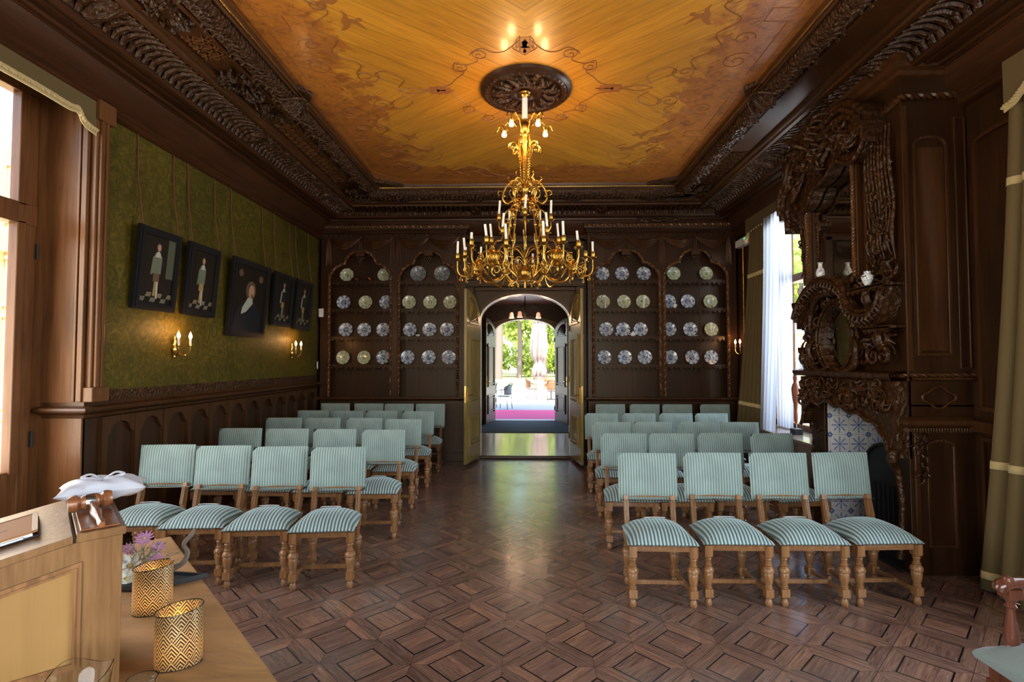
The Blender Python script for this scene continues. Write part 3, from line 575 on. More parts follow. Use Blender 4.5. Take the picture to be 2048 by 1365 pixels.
# bunches of carved leaves on the soffit and shell bosses where the border breaks
def bunch(c, r, n, seed, f=lambda a, b, t: (a, b, t)):
    q = random.Random(seed); mb = MB()
    for i in range(n):
        a = q.uniform(0, 2*pi); d = r*math.sqrt(q.random()); x, y = c[0]+d*cos(a)*.8, c[1]+d*sin(a)*1.4; L_ = q.uniform(.04, .09)*1.1; b_ = a+q.uniform(-1, 1)
        mb.tube([(x, y, c[2]), (x+L_*.5*cos(b_), y+L_*.5*sin(b_), c[2]-q.uniform(.02, .05)), (x+L_*cos(b_+.6), y+L_*sin(b_+.6), c[2]-.005)], [.006, .02, .004], 5, sq=.6)
        if i % 3 == 0: mb.ball((x, y, c[2]-.03), .016, 7, 5)
    return mb
bn = []
for sx in (-1, 1):
    X = XL+.97 if sx < 0 else XR-.97
    for y, r, n in ((3.55, .13, 46), (4.55, .17, 70), (5.05, .10, 30), (7.55, .12, 46)):
        if sx > 0 and y < 5.2: continue
        bn.append(bunch((X, y, 4.13), r, n, int(y*100)+sx))
for x in (-1.9, -.75, .75, 1.9): bn.append(bunch((x, 7.90, 4.13), .09, 30, int(x*10)))
al = MB()
for b_ in bn: al.join(b_)
struct('trim_leaf_bunches', al, M['carved_fine'])
bs = MB()
for sx in (-1, 1):
    X = XL+1.26 if sx < 0 else XR-1.26
    for k in range(9):
        a = (k-4)/4*.9; bs.tube([(X-sx*-.1, 4.86, 4.10), (X+sx*.02, 4.86+.10*sin(a)*1.2, 4.03), (X-sx*(.10*cos(a)), 4.86+.17*sin(a), 4.13)], [.02, .028, .008], 6)
    bs.tube(cr([(X+sx*.1, 4.70, 4.10), (X, 4.66, 4.05), (X-sx*.10, 4.74, 4.10), (X-sx*.14, 4.86, 4.13), (X-sx*.10, 4.98, 4.10), (X, 5.06, 4.05), (X+sx*.1, 5.02, 4.10)]), .014, 6)
    bs.prism([(X-sx*.05, 4.62), (X-sx*.05, 5.10), (X-sx*.20, 4.86)], lambda a, b_, t: (a, b_, t), 4.18, 4.222)
    # cut corner with oval cartouche
    cx, cy = sx*2.30, 7.72
    E = [(cx+.26*cos(t), cy+.17*sin(t), 4.08) for t in np.linspace(0, 2*pi, 29)]; bs.tube(E, .022, 6); bs.tube([(cx+.20*cos(t), cy+.12*sin(t), 4.09) for t in np.linspace(0, 2*pi, 25)], .012, 5)
    bs.lathe([(.0001, 0), (.2, .0)], (cx, cy, 4.10), 24, sy=.6)
    bs.prism([(sx*2.20, 7.20), (sx*2.20, 7.55), (sx*1.72, 7.55), (sx*1.80, 7.44), (sx*2.02, 7.30)], lambda a, b_, t: (a, b_, t), 4.17, 4.222)
struct('trim_bosses', bs, M['carved_fine'])
# painted strapwork on the boards, as thin inlaid lines
ink = MB()
def line(P, w=.006):
    P = np.array([(p[0], p[1], 4.2185) for p in P]); ink.tube(P, w, 5, sq=1)
def mir(P, **k):
    for sx in (-1, 1):
        for sy in (-1, 1): line([(sx*x, 4.86+sy*y) for x, y in P], **k)
mir([(2.07, .12), (2.07, 2.1), (1.95, 2.25), (1.7, 2.45), (0, 2.5)], w=.003); mir([(1.98, .2), (1.98, .95), (1.80, .95), (1.80, 1.1), (1.98, 1.1), (1.98, 1.75)], w=.003)
T = .0042
mir(spiral((1.62, 1.50), .16, 0, 1.6), w=T); mir(spiral((1.80, .42), .13, 1, 1.5), w=T); mir(spiral((1.42, .26), .12, 2.4, 1.5), w=T); mir(spiral((1.74, .74), .09, 0, 1.4), w=T); mir(spiral((1.50, 1.22), .08, 2, 1.4), w=T)
mir(cr([(1.66, 1.66), (1.48, 1.52), (1.58, 1.30), (1.44, 1.14), (1.62, .98), (1.50, .80), (1.60, .62), (1.42, .46), (1.50, .30)]), w=T)
mir(cr([(1.18, .06), (1.10, .20), (1.24, .34), (1.34, .28), (1.28, .18)]), w=T); mir(cr([(1.2, 0), (1.08, .05), (.96, .02), (.88, 0)]), w=T)
mir(spiral((1.45, 1.95), .12, .5, 1.7), w=T); mir(cr([(1.75, 1.75), (1.5, 1.7), (1.38, 1.95), (1.5, 2.2), (1.2, 2.15), (.9, 2.28), (.7, 2.12), (.55, 2.3), (.3, 2.33), (.12, 2.2), (0, 2.28)]), w=T)
mir(cr([(1.25, 2.42), (1.15, 2.25), (.85, 1.95), (.55, 2.02), (.45, 2.2), (.2, 2.42)]), w=T); mir(spiral((.62, 2.12), .07, .5, 1.4), w=T); mir([(.05, 2.32), (.2, 2.3), (.2, 2.44), (.38, 2.44), (.38, 2.34)], w=T)
mir(cr([(0, .56), (.10, .66), (.06, .74), (.16, .62), (.26, .60), (.36, .66), (.44, .58), (.40, .48), (.52, .42), (.60, .46), (.62, .34), (.54, .30), (.62, .2), (.72, .08), (.9, .05), (.66, 0)]), w=T)
mir(spiral((.38, .56), .08, 0, 1.4), w=T); mir(spiral((.56, .37), .07, 1, 1.4), w=T); mir([(.04, .60), (.04, .82), (.07, .76), (.07, .64)], w=T)
mir(cr([(1.02, 1.55), (1.10, 1.70), (1.26, 1.72), (1.30, 1.60), (1.20, 1.55)]), w=T); mir(cr([(1.30, 1.36), (1.16, 1.42), (1.10, 1.34), (1.2, 1.28)]), w=T)
struct('painted_strapwork', ink, M['ink'], parent=ceiling)
# painted figures: flat brown silhouettes (beasts, riders, vases) laid into the boards
fg = MB()
def sil(P, sc_, ox, oy, rot):
    for sx in (-1, 1):
        for sy in (-1, 1):
            Q = [(sx*(ox+sc_*(x*cos(rot)-y*sin(rot))), 4.86+sy*(oy+sc_*(x*sin(rot)+y*cos(rot)))) for x, y in P]
            fg.prism(Q, lambda a, b_, t: (a, b_, t), 4.2165, 4.2205)
beast = [(0,0),(.12,.10),(.16,.30),(.30,.36),(.62,.34),(.78,.46),(.86,.62),(.96,.60),(1.0,.50),(1.12,.44),(1.10,.36),(.96,.36),(.90,.22),(.86,.02),(.80,0),(.78,.18),(.55,.16),(.34,.16),(.30,0),(.22,-.02),(.22,.14),(.10,0)]
rider = [(0,0),(.25,.14),(.5,.12),(.75,.22),(1,.2),(.8,.34),(.62,.36),(.6,.55),(.72,.66),(.66,.78),(.54,.74),(.5,.6),(.38,.7),(.1,.84),(.36,.56),(.42,.4),(.2,.3),(.02,.14)]
vase = [(-.1,0),(.1,0),(.06,.1),(.22,.3),(.16,.5),(.3,.62),(.1,.66),(.16,.9),(0,1.05),(-.16,.9),(-.1,.66),(-.3,.62),(-.16,.5),(-.22,.3),(-.06,.1)]
sil(beast, .36, 1.50, 1.22, 2.1); sil(rider, .24, 1.42, .92, 1.7); sil(vase, .26, 1.66, .12, 1.57); sil(beast, .26, 1.62, .50, 1.2); sil(rider, .18, .95, 2.30, 3.0); sil(beast, .22, .42, 2.36, 3.1); sil(vase, .17, .12, 2.46, 3.3); sil(beast, .20, 1.72, 1.86, 2.4)
sil(vase, .2, .70, 0.03, -1.57); sil(vase, .22, 0.02, .80, 3.14)
struct('painted_figures', fg, plain('ceiling_paint_brown', (.29, .100, .016), .45), parent=ceiling)
# carved rose
ro = MB().lathe([(.0001, -.02), (.10, -.02), (.115, -.05), (.15, -.05), (.16, -.028), (.33, -.022), (.345, -.05), (.37, -.06), (.385, -.045), (.40, -.05), (.425, -.03), (.43, 0)], (.01, 4.86, 4.22), 56)
rose = struct('ceiling_rose', ro, M['oak'], parent=ceiling)
rc = MB()
for k in range(12):
    a = k*pi/6; c0 = np.array([.01, 4.86, 4.185])
    def pp(r, t, z=0): return (c0[0]+r*cos(a+t), c0[1]+r*sin(a+t), c0[2]-.012+z)
    rc.tube([pp(.16, 0), pp(.2, .12, -.02), pp(.27, .10, -.02), pp(.32, -.05)], [.012, .022, .018, .006], 6)
    rc.tube([pp(.17, .22), pp(.22, .34, -.015), pp(.29, .28, -.02), pp(.30, .16, -.01), pp(.26, .14)], [.006, .012, .012, .008, .005], 5)
    rc.ball(pp(.31, .26, -.01), .017, 7, 5); rc.ball(pp(.235, .22, -.012), .02, 7, 5)
for k in range(44): a = k*2*pi/44; rc.ball((.01+.375*cos(a), 4.86+.375*sin(a), 4.165), .012, 6, 4)
struct('rose_carving', rc, M['carved_fine'], parent=ceiling)
# ================================================================ CHAIRS
def dome_cushion(mb, wf, wb, y0, y1, z0, zs, dome, nx=14, ny=12, rnd=.03):
    """upholstered seat: trapezoid plan, domed top, rolled edge"""
    def top(u, v):
        y = y0+(y1-y0)*v; w_ = wf+(wb-wf)*v; a = abs(2*u-1); b = abs(2*v-1)
        h = dome*(1-a**2.6)*(1-b**2.6); e = rnd*(a**10+b**10)*.5
        return ((u-.5)*w_*(1), y, zs+h-min(e, rnd))
    mb.grid(top, nx, ny)
    ring_ = [(i/nx, 0) for i in range(nx)]+[(1, j/ny) for j in range(ny)]+[(1-i/nx, 1) for i in range(nx)]+[(0, 1-j/ny) for j in range(ny)]
    P = [top(u, v) for u, v in ring_]; n = len(P); c = np.mean(P, axis=0)
    L1 = [(p[0]+(.006 if p[0] > 0 else -.006), p[1]+(.006 if p[1] > (y0+y1)/2 else -.006), (p[2]+z0)/2) for p in P]; L2 = [(p[0], p[1], z0) for p in P]
    mb.add(P+L1+L2, [(k*n+i, k*n+(i+1) % n, (k+1)*n+(i+1) % n, (k+1)*n+i) for k in range(2) for i in range(n)]+[tuple(range(2*n, 3*n))])
    return mb
def back_cushion(mb, w, z0, z1, yc, th, curve=.02, tilt=.12, nx=12, nz=10):
    def f(u, v, s):
        a = 2*u-1; b = 2*v-1; x = a*w/2; z = z0+(z1-z0)*v; e = max(0, 1-abs(a)**7)*max(0, 1-abs(b)**7)
        y = yc+(z-z0)*tilt-curve*(1-a*a)*-1*.6+s*(th/2*(.55+.45*(1-a*a)*(1-b*b)))*(e**.35)
        return (x*(1-.012*(1-e)), y, z)
    mb.grid(lambda u, v: f(u, v, -1), nx, nz); mb.grid(lambda u, v: f(u, v, 1), nx, nz); return mb
LEGP = [(a*1.17, b) for a, b in [(.0225, .335), (.018, .325), (.022, .318), (.018, .310), (.0175, .285), (.024, .278), (.018, .270), (.030, .258), (.0345, .243), (.034, .232), (.026, .226), (.029, .219), (.030, .205), (.024, .165), (.017, .140), (.023, .135), (.017, .129), (.022, .123), (.020, .120)]]
def leg(x, y, front=True, twist=False):
    mb = MB(); s = .0265
    if twist:
        mb.box(x-s, x+s, y-s, y+s, .33, .41); mb.box(x-s, x+s, y-s, y+s, .065, .13)
        P = [(.019, .33)]
        for k in range(10): z = .32-.018*k; P += [(.016, z), (.0235, z-.008), (.016, z-.016)]
        mb.lathe(P+[(.018, .13)], (x, y, 0), 10, cap=False)
    else:
        top = .41; mb.box(x-s, x+s, y-s, y+s, .335, top); mb.box(x-s, x+s, y-s, y+s, .065, .12); mb.lathe(LEGP, (x, y, 0), 12, cap=False)
    mb.lathe([(.016, .066), (.020, .060), (.015, .052), (.021, .042), (.025, .028), (.024, .012), (.017, 0)], (x, y, 0), 12)
    if not front:
        mb.obox((x, y, .37), (x, y+.055, .64), .034, .036, (0, 1, 0))
        for q in (-.009, 0, .009): mb.obox((x+q, y-.004, .47), (x+q, y+.034, .61), .004, .034, (0, 1, 0))
    return mb
def make_chair(dark=False):
    W_ = M['chairwood_dark'] if dark else M['chairwood']; k = .97 if dark else .965
    t = thing('side_chair', (0, 0, 0), 'x', 'chair'); fx_, bx_ = .210*k, .180*k; yf, yb_ = -.20, .17
    build('seat', dome_cushion(MB(), .487*k, .425*k, -.232, .185, .418, .452, .072), M['seat'], t, smooth=50)
    build('backrest', back_cushion(MB(), .452 if not dark else .468, .605, .948 if not dark else .975, .235, .062), M['back'], t, smooth=60)
    nb = MB()
    for i in range(30): nb.ball((-.241*k+.482*k*i/29, -.237, .4205), .0042, 5, 3)
    for i in range(26):
        y = -.23+.41*i/25; x = (.2445-(.0335)*i/25)*k
        for s in (-1, 1): nb.ball((s*x, y, .4205), .0042, 5, 3)
    build('back_trim', MB().tube([(-.218, .2035, .609), (0, .1995, .607), (.218, .2035, .609)], .004, 5), plainnail, t)
    build('nail_trim', nb, M['brass'] if dark else plainnail, t, smooth=60)
    for x, y, fr_ in ((-fx_, yf, 1), (fx_, yf, 1), (-bx_, yb_, 0), (bx_, yb_, 0)):
        build('leg', leg(x, y, bool(fr_), dark), W_, t, smooth=35, bevel=.0)
    ap = MB().box(-fx_, fx_, yf-.012, yf+.012, .372, .418).box(-bx_, bx_, yb_-.012, yb_+.012, .372, .418).box(-fx_, fx_, yf-.016, yf-.010, .385, .405)
    for s in (-1, 1): ap.obox((s*fx_, yf, .395), (s*bx_, yb_, .395), .024, .046)
    build('seat_rail', ap, W_, t, smooth=0, bevel=.002)
    st = MB()
    for s in (-1, 1): st.obox((s*fx_, yf, .095), (s*bx_, yb_, .095), .020, .028)
    st.box(-.198*k, .198*k, -.045, -.02, .085, .113); st.box(-bx_, bx_, yb_-.01, yb_+.01, .20, .225) if dark else None
    build('stretcher', st, W_, t, smooth=0, bevel=.002)
    build('back_rail', MB().box(-bx_, bx_, .232, .250, .625, .655), W_, t, smooth=0)
    return t
plainnail = plain('dark_nail_heads', (.10, .09, .07), .35, .7)
ch_l = make_chair(); ch_d = make_chair(True)
rows = {'left': [[(-1.505,4.05),(-2.0,4.07),(-2.50,4.10),(-3.0,4.14)], [(-1.44,5.13),(-1.965,5.17),(-2.475,5.19),(-2.98,5.22)], [(-1.475,6.10),(-1.985,6.20),(-2.50,6.20),(-2.99,6.22)], [(-1.49,7.08),(-2.02,7.12),(-2.505,7.12),(-3.01,7.16)], [(-1.49,8.00),(-1.985,8.00),(-2.47,8.03),(-3.02,8.05)]],
        'right': [[(.935,3.83),(1.447,3.86),(1.958,3.87),(2.462,3.90)], [(.955,4.92),(1.43,4.93),(1.925,4.97),(2.45,4.96)], [(1.0,5.86),(1.485,5.87),(1.985,5.88),(2.465,5.89)], [(1.025,6.86),(1.53,6.87),(2.025,6.88),(2.515,6.89)], [(1.33,8.0),(1.86,8.0),(2.37,8.0),(2.96,8.0)]]}
rot = {('left', 0): [6, 6, 5, 5], ('left', 1): [3, 2, 2, 3], ('right', 0): [-1, 0, 1, 4], ('right', 1): [-2, 0, 2, 8]}
rn = ['front', 'second', 'third', 'fourth', 'back']; pn_ = ['seat beside the aisle', 'second seat from the aisle', 'third seat from the aisle', 'outermost seat by the wall']
used = set()
for side_ in ('left', 'right'):
    for i, r_ in enumerate(rows[side_]):
        for j, (x, y) in enumerate(r_):
            proto = ch_d if i == 4 else ch_l
            o = proto if proto.name not in used else copy_tree(proto); used.add(proto.name)
            a = rot.get((side_, i), [random.uniform(-2, 2) for _ in range(4)])[j]
            # the back stands .24 behind the chair's origin
            o.location = (x+(.0), y, 0); o.rotation_euler = (0, 0, R(a))
            tag(o, ('striped teal chair' if i < 4 else 'dark-legged striped teal chair')+f', {rn[i]} row of the {side_} block, {pn_[j]}', 'chair', f'teal striped chairs, {rn[i]} row {side_} block')
# paper strips on the seats
ps = None
for k, (x, y, a, l) in enumerate([(*rows['left'][0][j], rot[('left', 0)][j], f'white paper strip, front row, left block, {pn_[j][:-len(" from the aisle")] if "from" in pn_[j] else pn_[j]}') for j in range(4)]+[(*rows['right'][0][j], 0, f'white paper strip, front row, right block, {pn_[j]}') for j in range(3)]+[(*rows['left'][1][0], 3, 'white paper strip, second row, left block, seat beside the aisle')]):
    if ps is None:
        def g(u, v): xx = (u-.5)*.15; yy = .04+(v-.5)*.03; return (xx, yy, .4525+.0735*(1-(abs(xx)*2/.46)**2.6)*(1-abs((yy+.0235)/.2085)**2.6))
        m_ = MB().grid(g, 6, 2); ps = build('paper_strip', m_, M['paper'], smooth=40, solid=.0012); o = ps
    else: o = ps.copy(); COL.objects.link(o)
    o.location = (x, y, .008); o.rotation_euler = (0, 0, R(a)); tag(o, l.replace('second seat', 'second from aisle').replace('third seat', 'third from aisle').replace(' from the aisle', ''), 'paper strip', 'paper strips on the chair seats')
# ================================================================ PLATE CABINETS
def lobed(x0, x1):
    c = (x0+x1)/2; k = (x1-x0)/2/.5; Lh = [(0,3.04),(.02,3.10),(.06,3.17),(.12,3.225),(.18,3.26),(.245,3.275),(.262,3.335),(.30,3.40),(.36,3.45),(.43,3.475),(.5,3.47)]
    A = [(x0+a*k, z) for a, z in Lh]; return A+[(2*c-a, z) for a, z in A[-2::-1]]
def cabinet(x0, x1, bays, label, group):
    t = thing('plate_cabinet', ((x0+x1)/2, 8.80, 0), label, 'cabinet', group)
    yf, yb_ = 8.68, 8.895
    build('back_panel', MB().box(x0, x1, yb_-.02, yb_, 1.0, 3.9), M['oak'], t, smooth=0)
    b2 = MB()
    for (a, b) in bays:
        for q in (.30, .62): b2.box(a+(b-a)*q, a+(b-a)*q+.012, yb_-.026, yb_-.02, 1.05, 3.4)
    build('back_boards', b2, M['oak'], t, smooth=0)
    f = MB(); e = [x0]+[v for b in bays for v in b]+[x1]
    for i in range(0, len(e), 2): f.box(e[i], e[i+1], yf, yf+.03, 1.05, 3.80)
    for (a, b) in bays:
        A = lobed(a, b); f.strip(A, [(q, 3.80) for q, _ in A], lambda p, z, tt: (p, tt, z), yf, yf+.03)
    build('face_frame', f, M['oak'], t, smooth=25)
    s = MB().box(x0, x0+.03, yf+.03, yb_, 0, 3.9).box(x1-.03, x1, yf+.03, yb_, 0, 3.9); m0 = (bays[0][1]+bays[1][0])/2; s.box(m0-.03, m0+.03, yf+.03, yb_, 1.05, 3.8)
    build('side_panel', s, M['oak'], t, smooth=0)
    build('base', MB().box(x0, x1, yf+.02, yb_, 0, 1.0).box(x0-.01, x1+.01, yf, yb_, 0, .14), M['oak_x'], t, smooth=0, bevel=.004)
    bp = MB(); fn = lambda a, z, q: (a, yf+.02-q, z); n = 5; w_ = (x1-x0-.2)/n
    for i in range(n): raised(bp, fn, x0+.1+i*w_+.03, x0+.1+(i+1)*w_-.03, .22, .84, .022, .015, .05)
    build('base_panels', bp, M['walnut'], t, smooth=25)
    build('ledge', MB().sweep([(0, .99), (.03, 1.0), (.04, 1.02), (.055, 1.03), (.055, 1.05), (0, 1.055)], [(x0, yb_), (x0, yf), (x1, yf), (x1, yb_)][::-1]), M['walnut'], t, smooth=30)
    hd = MB().sweep([(0, 3.78), (.02, 3.79), (.02, 3.81), (.035, 3.82), (.035, 3.83), (.055, 3.85), (.06, 3.86), (.06, 3.93), (0, 3.935)], [(x0, yb_), (x0, yf), (x1, yf), (x1, yb_)][::-1])
    build('cornice', hd, M['oak_x'], t, smooth=30)
    rp = MB(); 
    for (a, b) in bays:
        A = lobed(a-.022, b+.022); P = [(a-.022, yf-.008, 1.06), (a-.022, yf-.008, 3.0)]+[(q, yf-.008, z+.012) for q, z in A]+[(b+.022, yf-.008, 3.0), (b+.022, yf-.008, 1.06)]
        rope(rp, P, .025, .034, 2, 5)
    build('rope_moulding', rp, M['ropewood'], t, smooth=60)
    r2 = MB(); rope(r2, [(x0-.03, yf-.05, 3.895), (x1+.03, yf-.05, 3.895)], .028, .045, 2, 5); build('cornice_rope', r2, M['ropewood'], t, smooth=60)
    zz = MB(); k = int((x1-x0)/.085)
    for i in range(k):
        xa = x0+.02+(x1-x0-.04)*i/k; w2 = (x1-x0-.04)/k; zz.tube([(xa, yf-.01, 3.765), (xa+w2*.5, yf-.018, 3.725), (xa+w2, yf-.01, 3.765)], .009, 5); zz.ball((xa+w2*.5, yf-.014, 3.76), .017, 6, 4)
    build('zigzag_band', zz, M['walnut'], t)
    dr = MB()
    for (a, b) in bays:
        c = (a+b)/2
        for (p, q) in ((a-.04, c), (c, b+.04)): swag(dr, p, q, 3.715, yf-.012, .19, 5, .017)
        for x in (a-.04, b+.04):
            for q in (-.03, -.01, .01, .03): dr.tube([(x+q*.4, yf-.008, 3.71), (x+q, yf-.02, 3.52), (x+q*1.4, yf-.006, 3.30-abs(q)*2)], [.010, .018, .005], 5)
        for q in (-.015, .015): dr.tube([(c+q, yf-.008, 3.71), (c+q, yf-.02, 3.62), (c+q, yf-.008, 3.50)], [.008, .014, .008], 5)
        dr.ball((c, yf-.012, 3.715), .022, 7, 5)
    build('drapery_carving', dr, M['walnut'], t)
    for (a, b) in bays:
        c = (a+b)/2; p = MB().box(c-.075, c+.075, yf-.035, yf+.03, 3.40, 3.49).box(c-.09, c+.09, yf-.045, yf+.03, 3.475, 3.495)
        for i, (z, n_) in enumerate(((3.375, 4), (3.35, 3), (3.32, 2), (3.285, 1), (3.25, 1))):
            for q in range(n_): p.ball((c+(q-(n_-1)/2)*.034, yf-.015, z), .017 if z > 3.26 else .011, 7, 5)
        build('pendant', p, M['walnut'], t, smooth=40)
        for z in (2.998, 2.528, 2.06, 1.592):
            h = MB().box(a-.02, b+.02, 8.735, yb_-.02, z-.022, z); n_ = int((b-a)/.075); w2 = (b-a+.04)/n_
            for i in range(n_):
                xa = a-.02+i*w2; A = [(xa+w2*u/8, z-.022-(.018+.034*math.sin(u/8*pi)+.012*(1 if i % 2 else 0)*math.sin(u/8*pi))) for u in range(9)]
                h.strip(A, [(q, z-.0) for q, _ in A], lambda p_, z_, tt: (p_, tt, z_), 8.722, 8.737)
            build('shelf', h, M['oak_x'], t, smooth=25)
    return t
cabinet(-3.42, -.985, [(-3.25, -2.26), (-2.08, -1.14)], 'tall carved dark oak plate cabinet left of the doorway', 'carved plate cabinets')
cabinet(1.04, 3.475, [(1.15, 2.20), (2.315, 3.31)], 'tall carved dark oak plate cabinet right of the doorway', 'carved plate cabinets')
cr_c = MB()
for s in (-1, 1): cr_c.tube(cr([(2.19, 8.61, 3.955), (2.19+s*.10, 8.60, 3.97), (2.19+s*.2, 8.61, 3.95), (2.19+s*.3, 8.61, 3.99), (2.19+s*.34, 8.61, 3.96)]), [.03, .022, .02, .012], 6)
tag(build('crest_carving', cr_c, M['carved']), 'small scrolled crest on top of the right-hand plate cabinet', 'carving')
# plates
def make_plate(m):
    P = [(.0001, .012), (.045, .012), (.055, .010), (.066, .004), (.075, .0), (.118, -.008), (.1185, -.005), (.072, .006), (.060, .014), (.050, .018), (.030, .018), (.0001, .018)]
    return build('plate', MB().lathe(P, (0, 0, 0), 40, cap=False, ax='y'), M[m], smooth=50)
protos = {}
zs = {1: 2.998, 2: 2.528, 3: 2.06, 4: 1.592}; sh = {1: 'top shelf', 2: 'second shelf', 3: 'third shelf', 4: 'bottom shelf'}
bayname = {1: 'left cabinet, left bay', 2: 'left cabinet, right bay', 3: 'right cabinet, left bay', 4: 'right cabinet, right bay'}
PL = {(1,1): [(693,'c'),(768,'c')], (1,2): [(687,'w'),(731,'c'),(772,'w')], (1,3): [(692,'w'),(729,'w'),(767,'w')], (1,4): [(687,'c'),(729,'c'),(767,'w')],
      (2,1): [(836,'d'),(884,'d')], (2,2): [(818,'c'),(860,'c'),(900,'c')], (2,3): [(820,'w'),(859,'w'),(894,'w')], (2,4): [(816,'w'),(858,'w'),(898,'w')],
      (3,1): [(1205,'w'),(1244.5,'w'),(1288,'w')], (3,2): [(1206,'c'),(1248,'c'),(1286,'c')], (3,3): [(1212,'w'),(1246,'w'),(1281,'w')], (3,4): [(1208,'w'),(1249,'w'),(1289,'w')],
      (4,1): [(1348,'c'),(1413,'c')], (4,2): [(1338,'w'),(1376,'w'),(1421,'c')], (4,3): [(1338,'w'),(1380,'w'),(1422,'c')], (4,4): [(1340,'w'),(1383,'w'),(1421,'w')]}
desc = {'w': 'blue and white patterned plate', 'c': 'cream plate with dark sprig', 'd': 'grey-blue plate with pale motifs'}
for (b, s_), lst in PL.items():
    for k, (px, m) in enumerate(lst):
        if m not in protos: protos[m] = make_plate('plate_'+m); o = protos[m]
        else: o = protos[m].copy(); COL.objects.link(o)
        k_ = {'d': 1.12, 'w': 1.0, 'c': .98}[m]
        x = at(px, 640, y=8.83)[0]; r = .1185*k_; o.scale = (k_,)*3
        o.location = (x, 8.825, zs[s_]+r*.985+.003); o.rotation_euler = (R(-8), R(random.uniform(-8, 8)), R(random.uniform(-4, 4)))
        pos = ['left', 'right'] if len(lst) == 2 else ['left', 'middle', 'right']
        tag(o, f'{desc[m]}, {sh[s_]} of {bayname[b]}, {pos[k]}', 'plate', 'plates on the cabinet shelves')
def crockery(name, px, z, prof, m, label, cat, extra=None, y=8.775, g=None):
    x = at(px, 640, y=y)[0]; mb = MB().lathe(prof, (0, 0, 0), 18)
    if extra: extra(mb)
    o = build(name, mb, m, smooth=45); o.location = (x, y, z); return tag(o, label, cat, g)
cop = plain('copper', (.42, .16, .05), .3, 1)
bowl = [(.015, .001), (.03, .0015), (.02, .012), (.045, .02), (.056, .05), (.060, .055), (.052, .05), (.04, .03), (.001, .022)]
crockery('copper_bowl', 713, zs[1], [(a*.95, b*.8) for a, b in bowl], cop, 'left of the two small copper bowls on the top cabinet shelf', 'bowl', g='copper bowls')
crockery('copper_bowl', 739, zs[1], [(a*.85, b) for a, b in bowl], cop, 'right of the two small copper bowls on the top cabinet shelf', 'bowl', g='copper bowls')
crockery('porcelain_bowl', 836, zs[3], [(a*.8, b*.6) for a, b in bowl], M['white'], 'small white bowl between plates on the third shelf of the left cabinet', 'bowl')
crockery('porcelain_cup', 1233, zs[3], [(.018, .001), (.03, .02), (.034, .06), (.03, .06), (.001, .02)], M['plate_w'], 'small blue and white cup on the third shelf, right cabinet', 'cup')
crockery('porcelain_saucer', 1389, zs[3], [(.03, .001), (.05, .008), (.055, .016), (.001, .01)], M['white'], 'flat white saucer before a plate, third shelf of right cabinet', 'saucer')
crockery('porcelain_cup', 1350, zs[2], [(a*.7, b*1.1) for a, b in bowl], M['white'], 'small white cup on the second shelf, right cabinet right bay', 'cup', y=8.76)
crockery('figurine', 1211, zs[2], [(.016, .001), (.014, .03), (.010, .06), (.014, .08), (.010, .11), (.011, .14), (.007, .17), (.011, .185), (.001, .20)], M['white'], 'slim pale figurine before the left plate, second shelf of right cabinet', 'figurine', y=8.76, g='slim figurines')
crockery('figurine', 1288, zs[2], [(.016, .001), (.014, .03), (.010, .06), (.014, .08), (.010, .11), (.011, .14), (.007, .17), (.011, .185), (.001, .20)], M['white'], 'slim pale figurine before the right plate, second shelf of right cabinet', 'figurine', y=8.76, g='slim figurines')
def tpot(x):
    t = thing('teapot', (x, 8.765, zs[3]), 'small white teapot on the third shelf of the right cabinet', 'teapot')
    t['_local'] = 1
    build('pot_body', MB().lathe([(.025, .001), (.04, .015), (.046, .035), (.038, .055), (.02, .065), (.02, .072), (.008, .078), (.006, .088), (.001, .09)], (0, 0, 0), 16), M['white'], t, smooth=50)
    build('spout', MB().tube([(.038, 0, .025), (.06, 0, .04), (.068, 0, .065), (.08, 0, .07)], [.011, .008, .006], 7), M['white'], t)
    build('handle', MB().tube(cr([(-.038, 0, .055), (-.06, 0, .062), (-.072, 0, .045), (-.06, 0, .025), (-.042, 0, .02)]), .005, 6), M['white'], t)
tpot(at(1266, 660, y=8.765)[0])
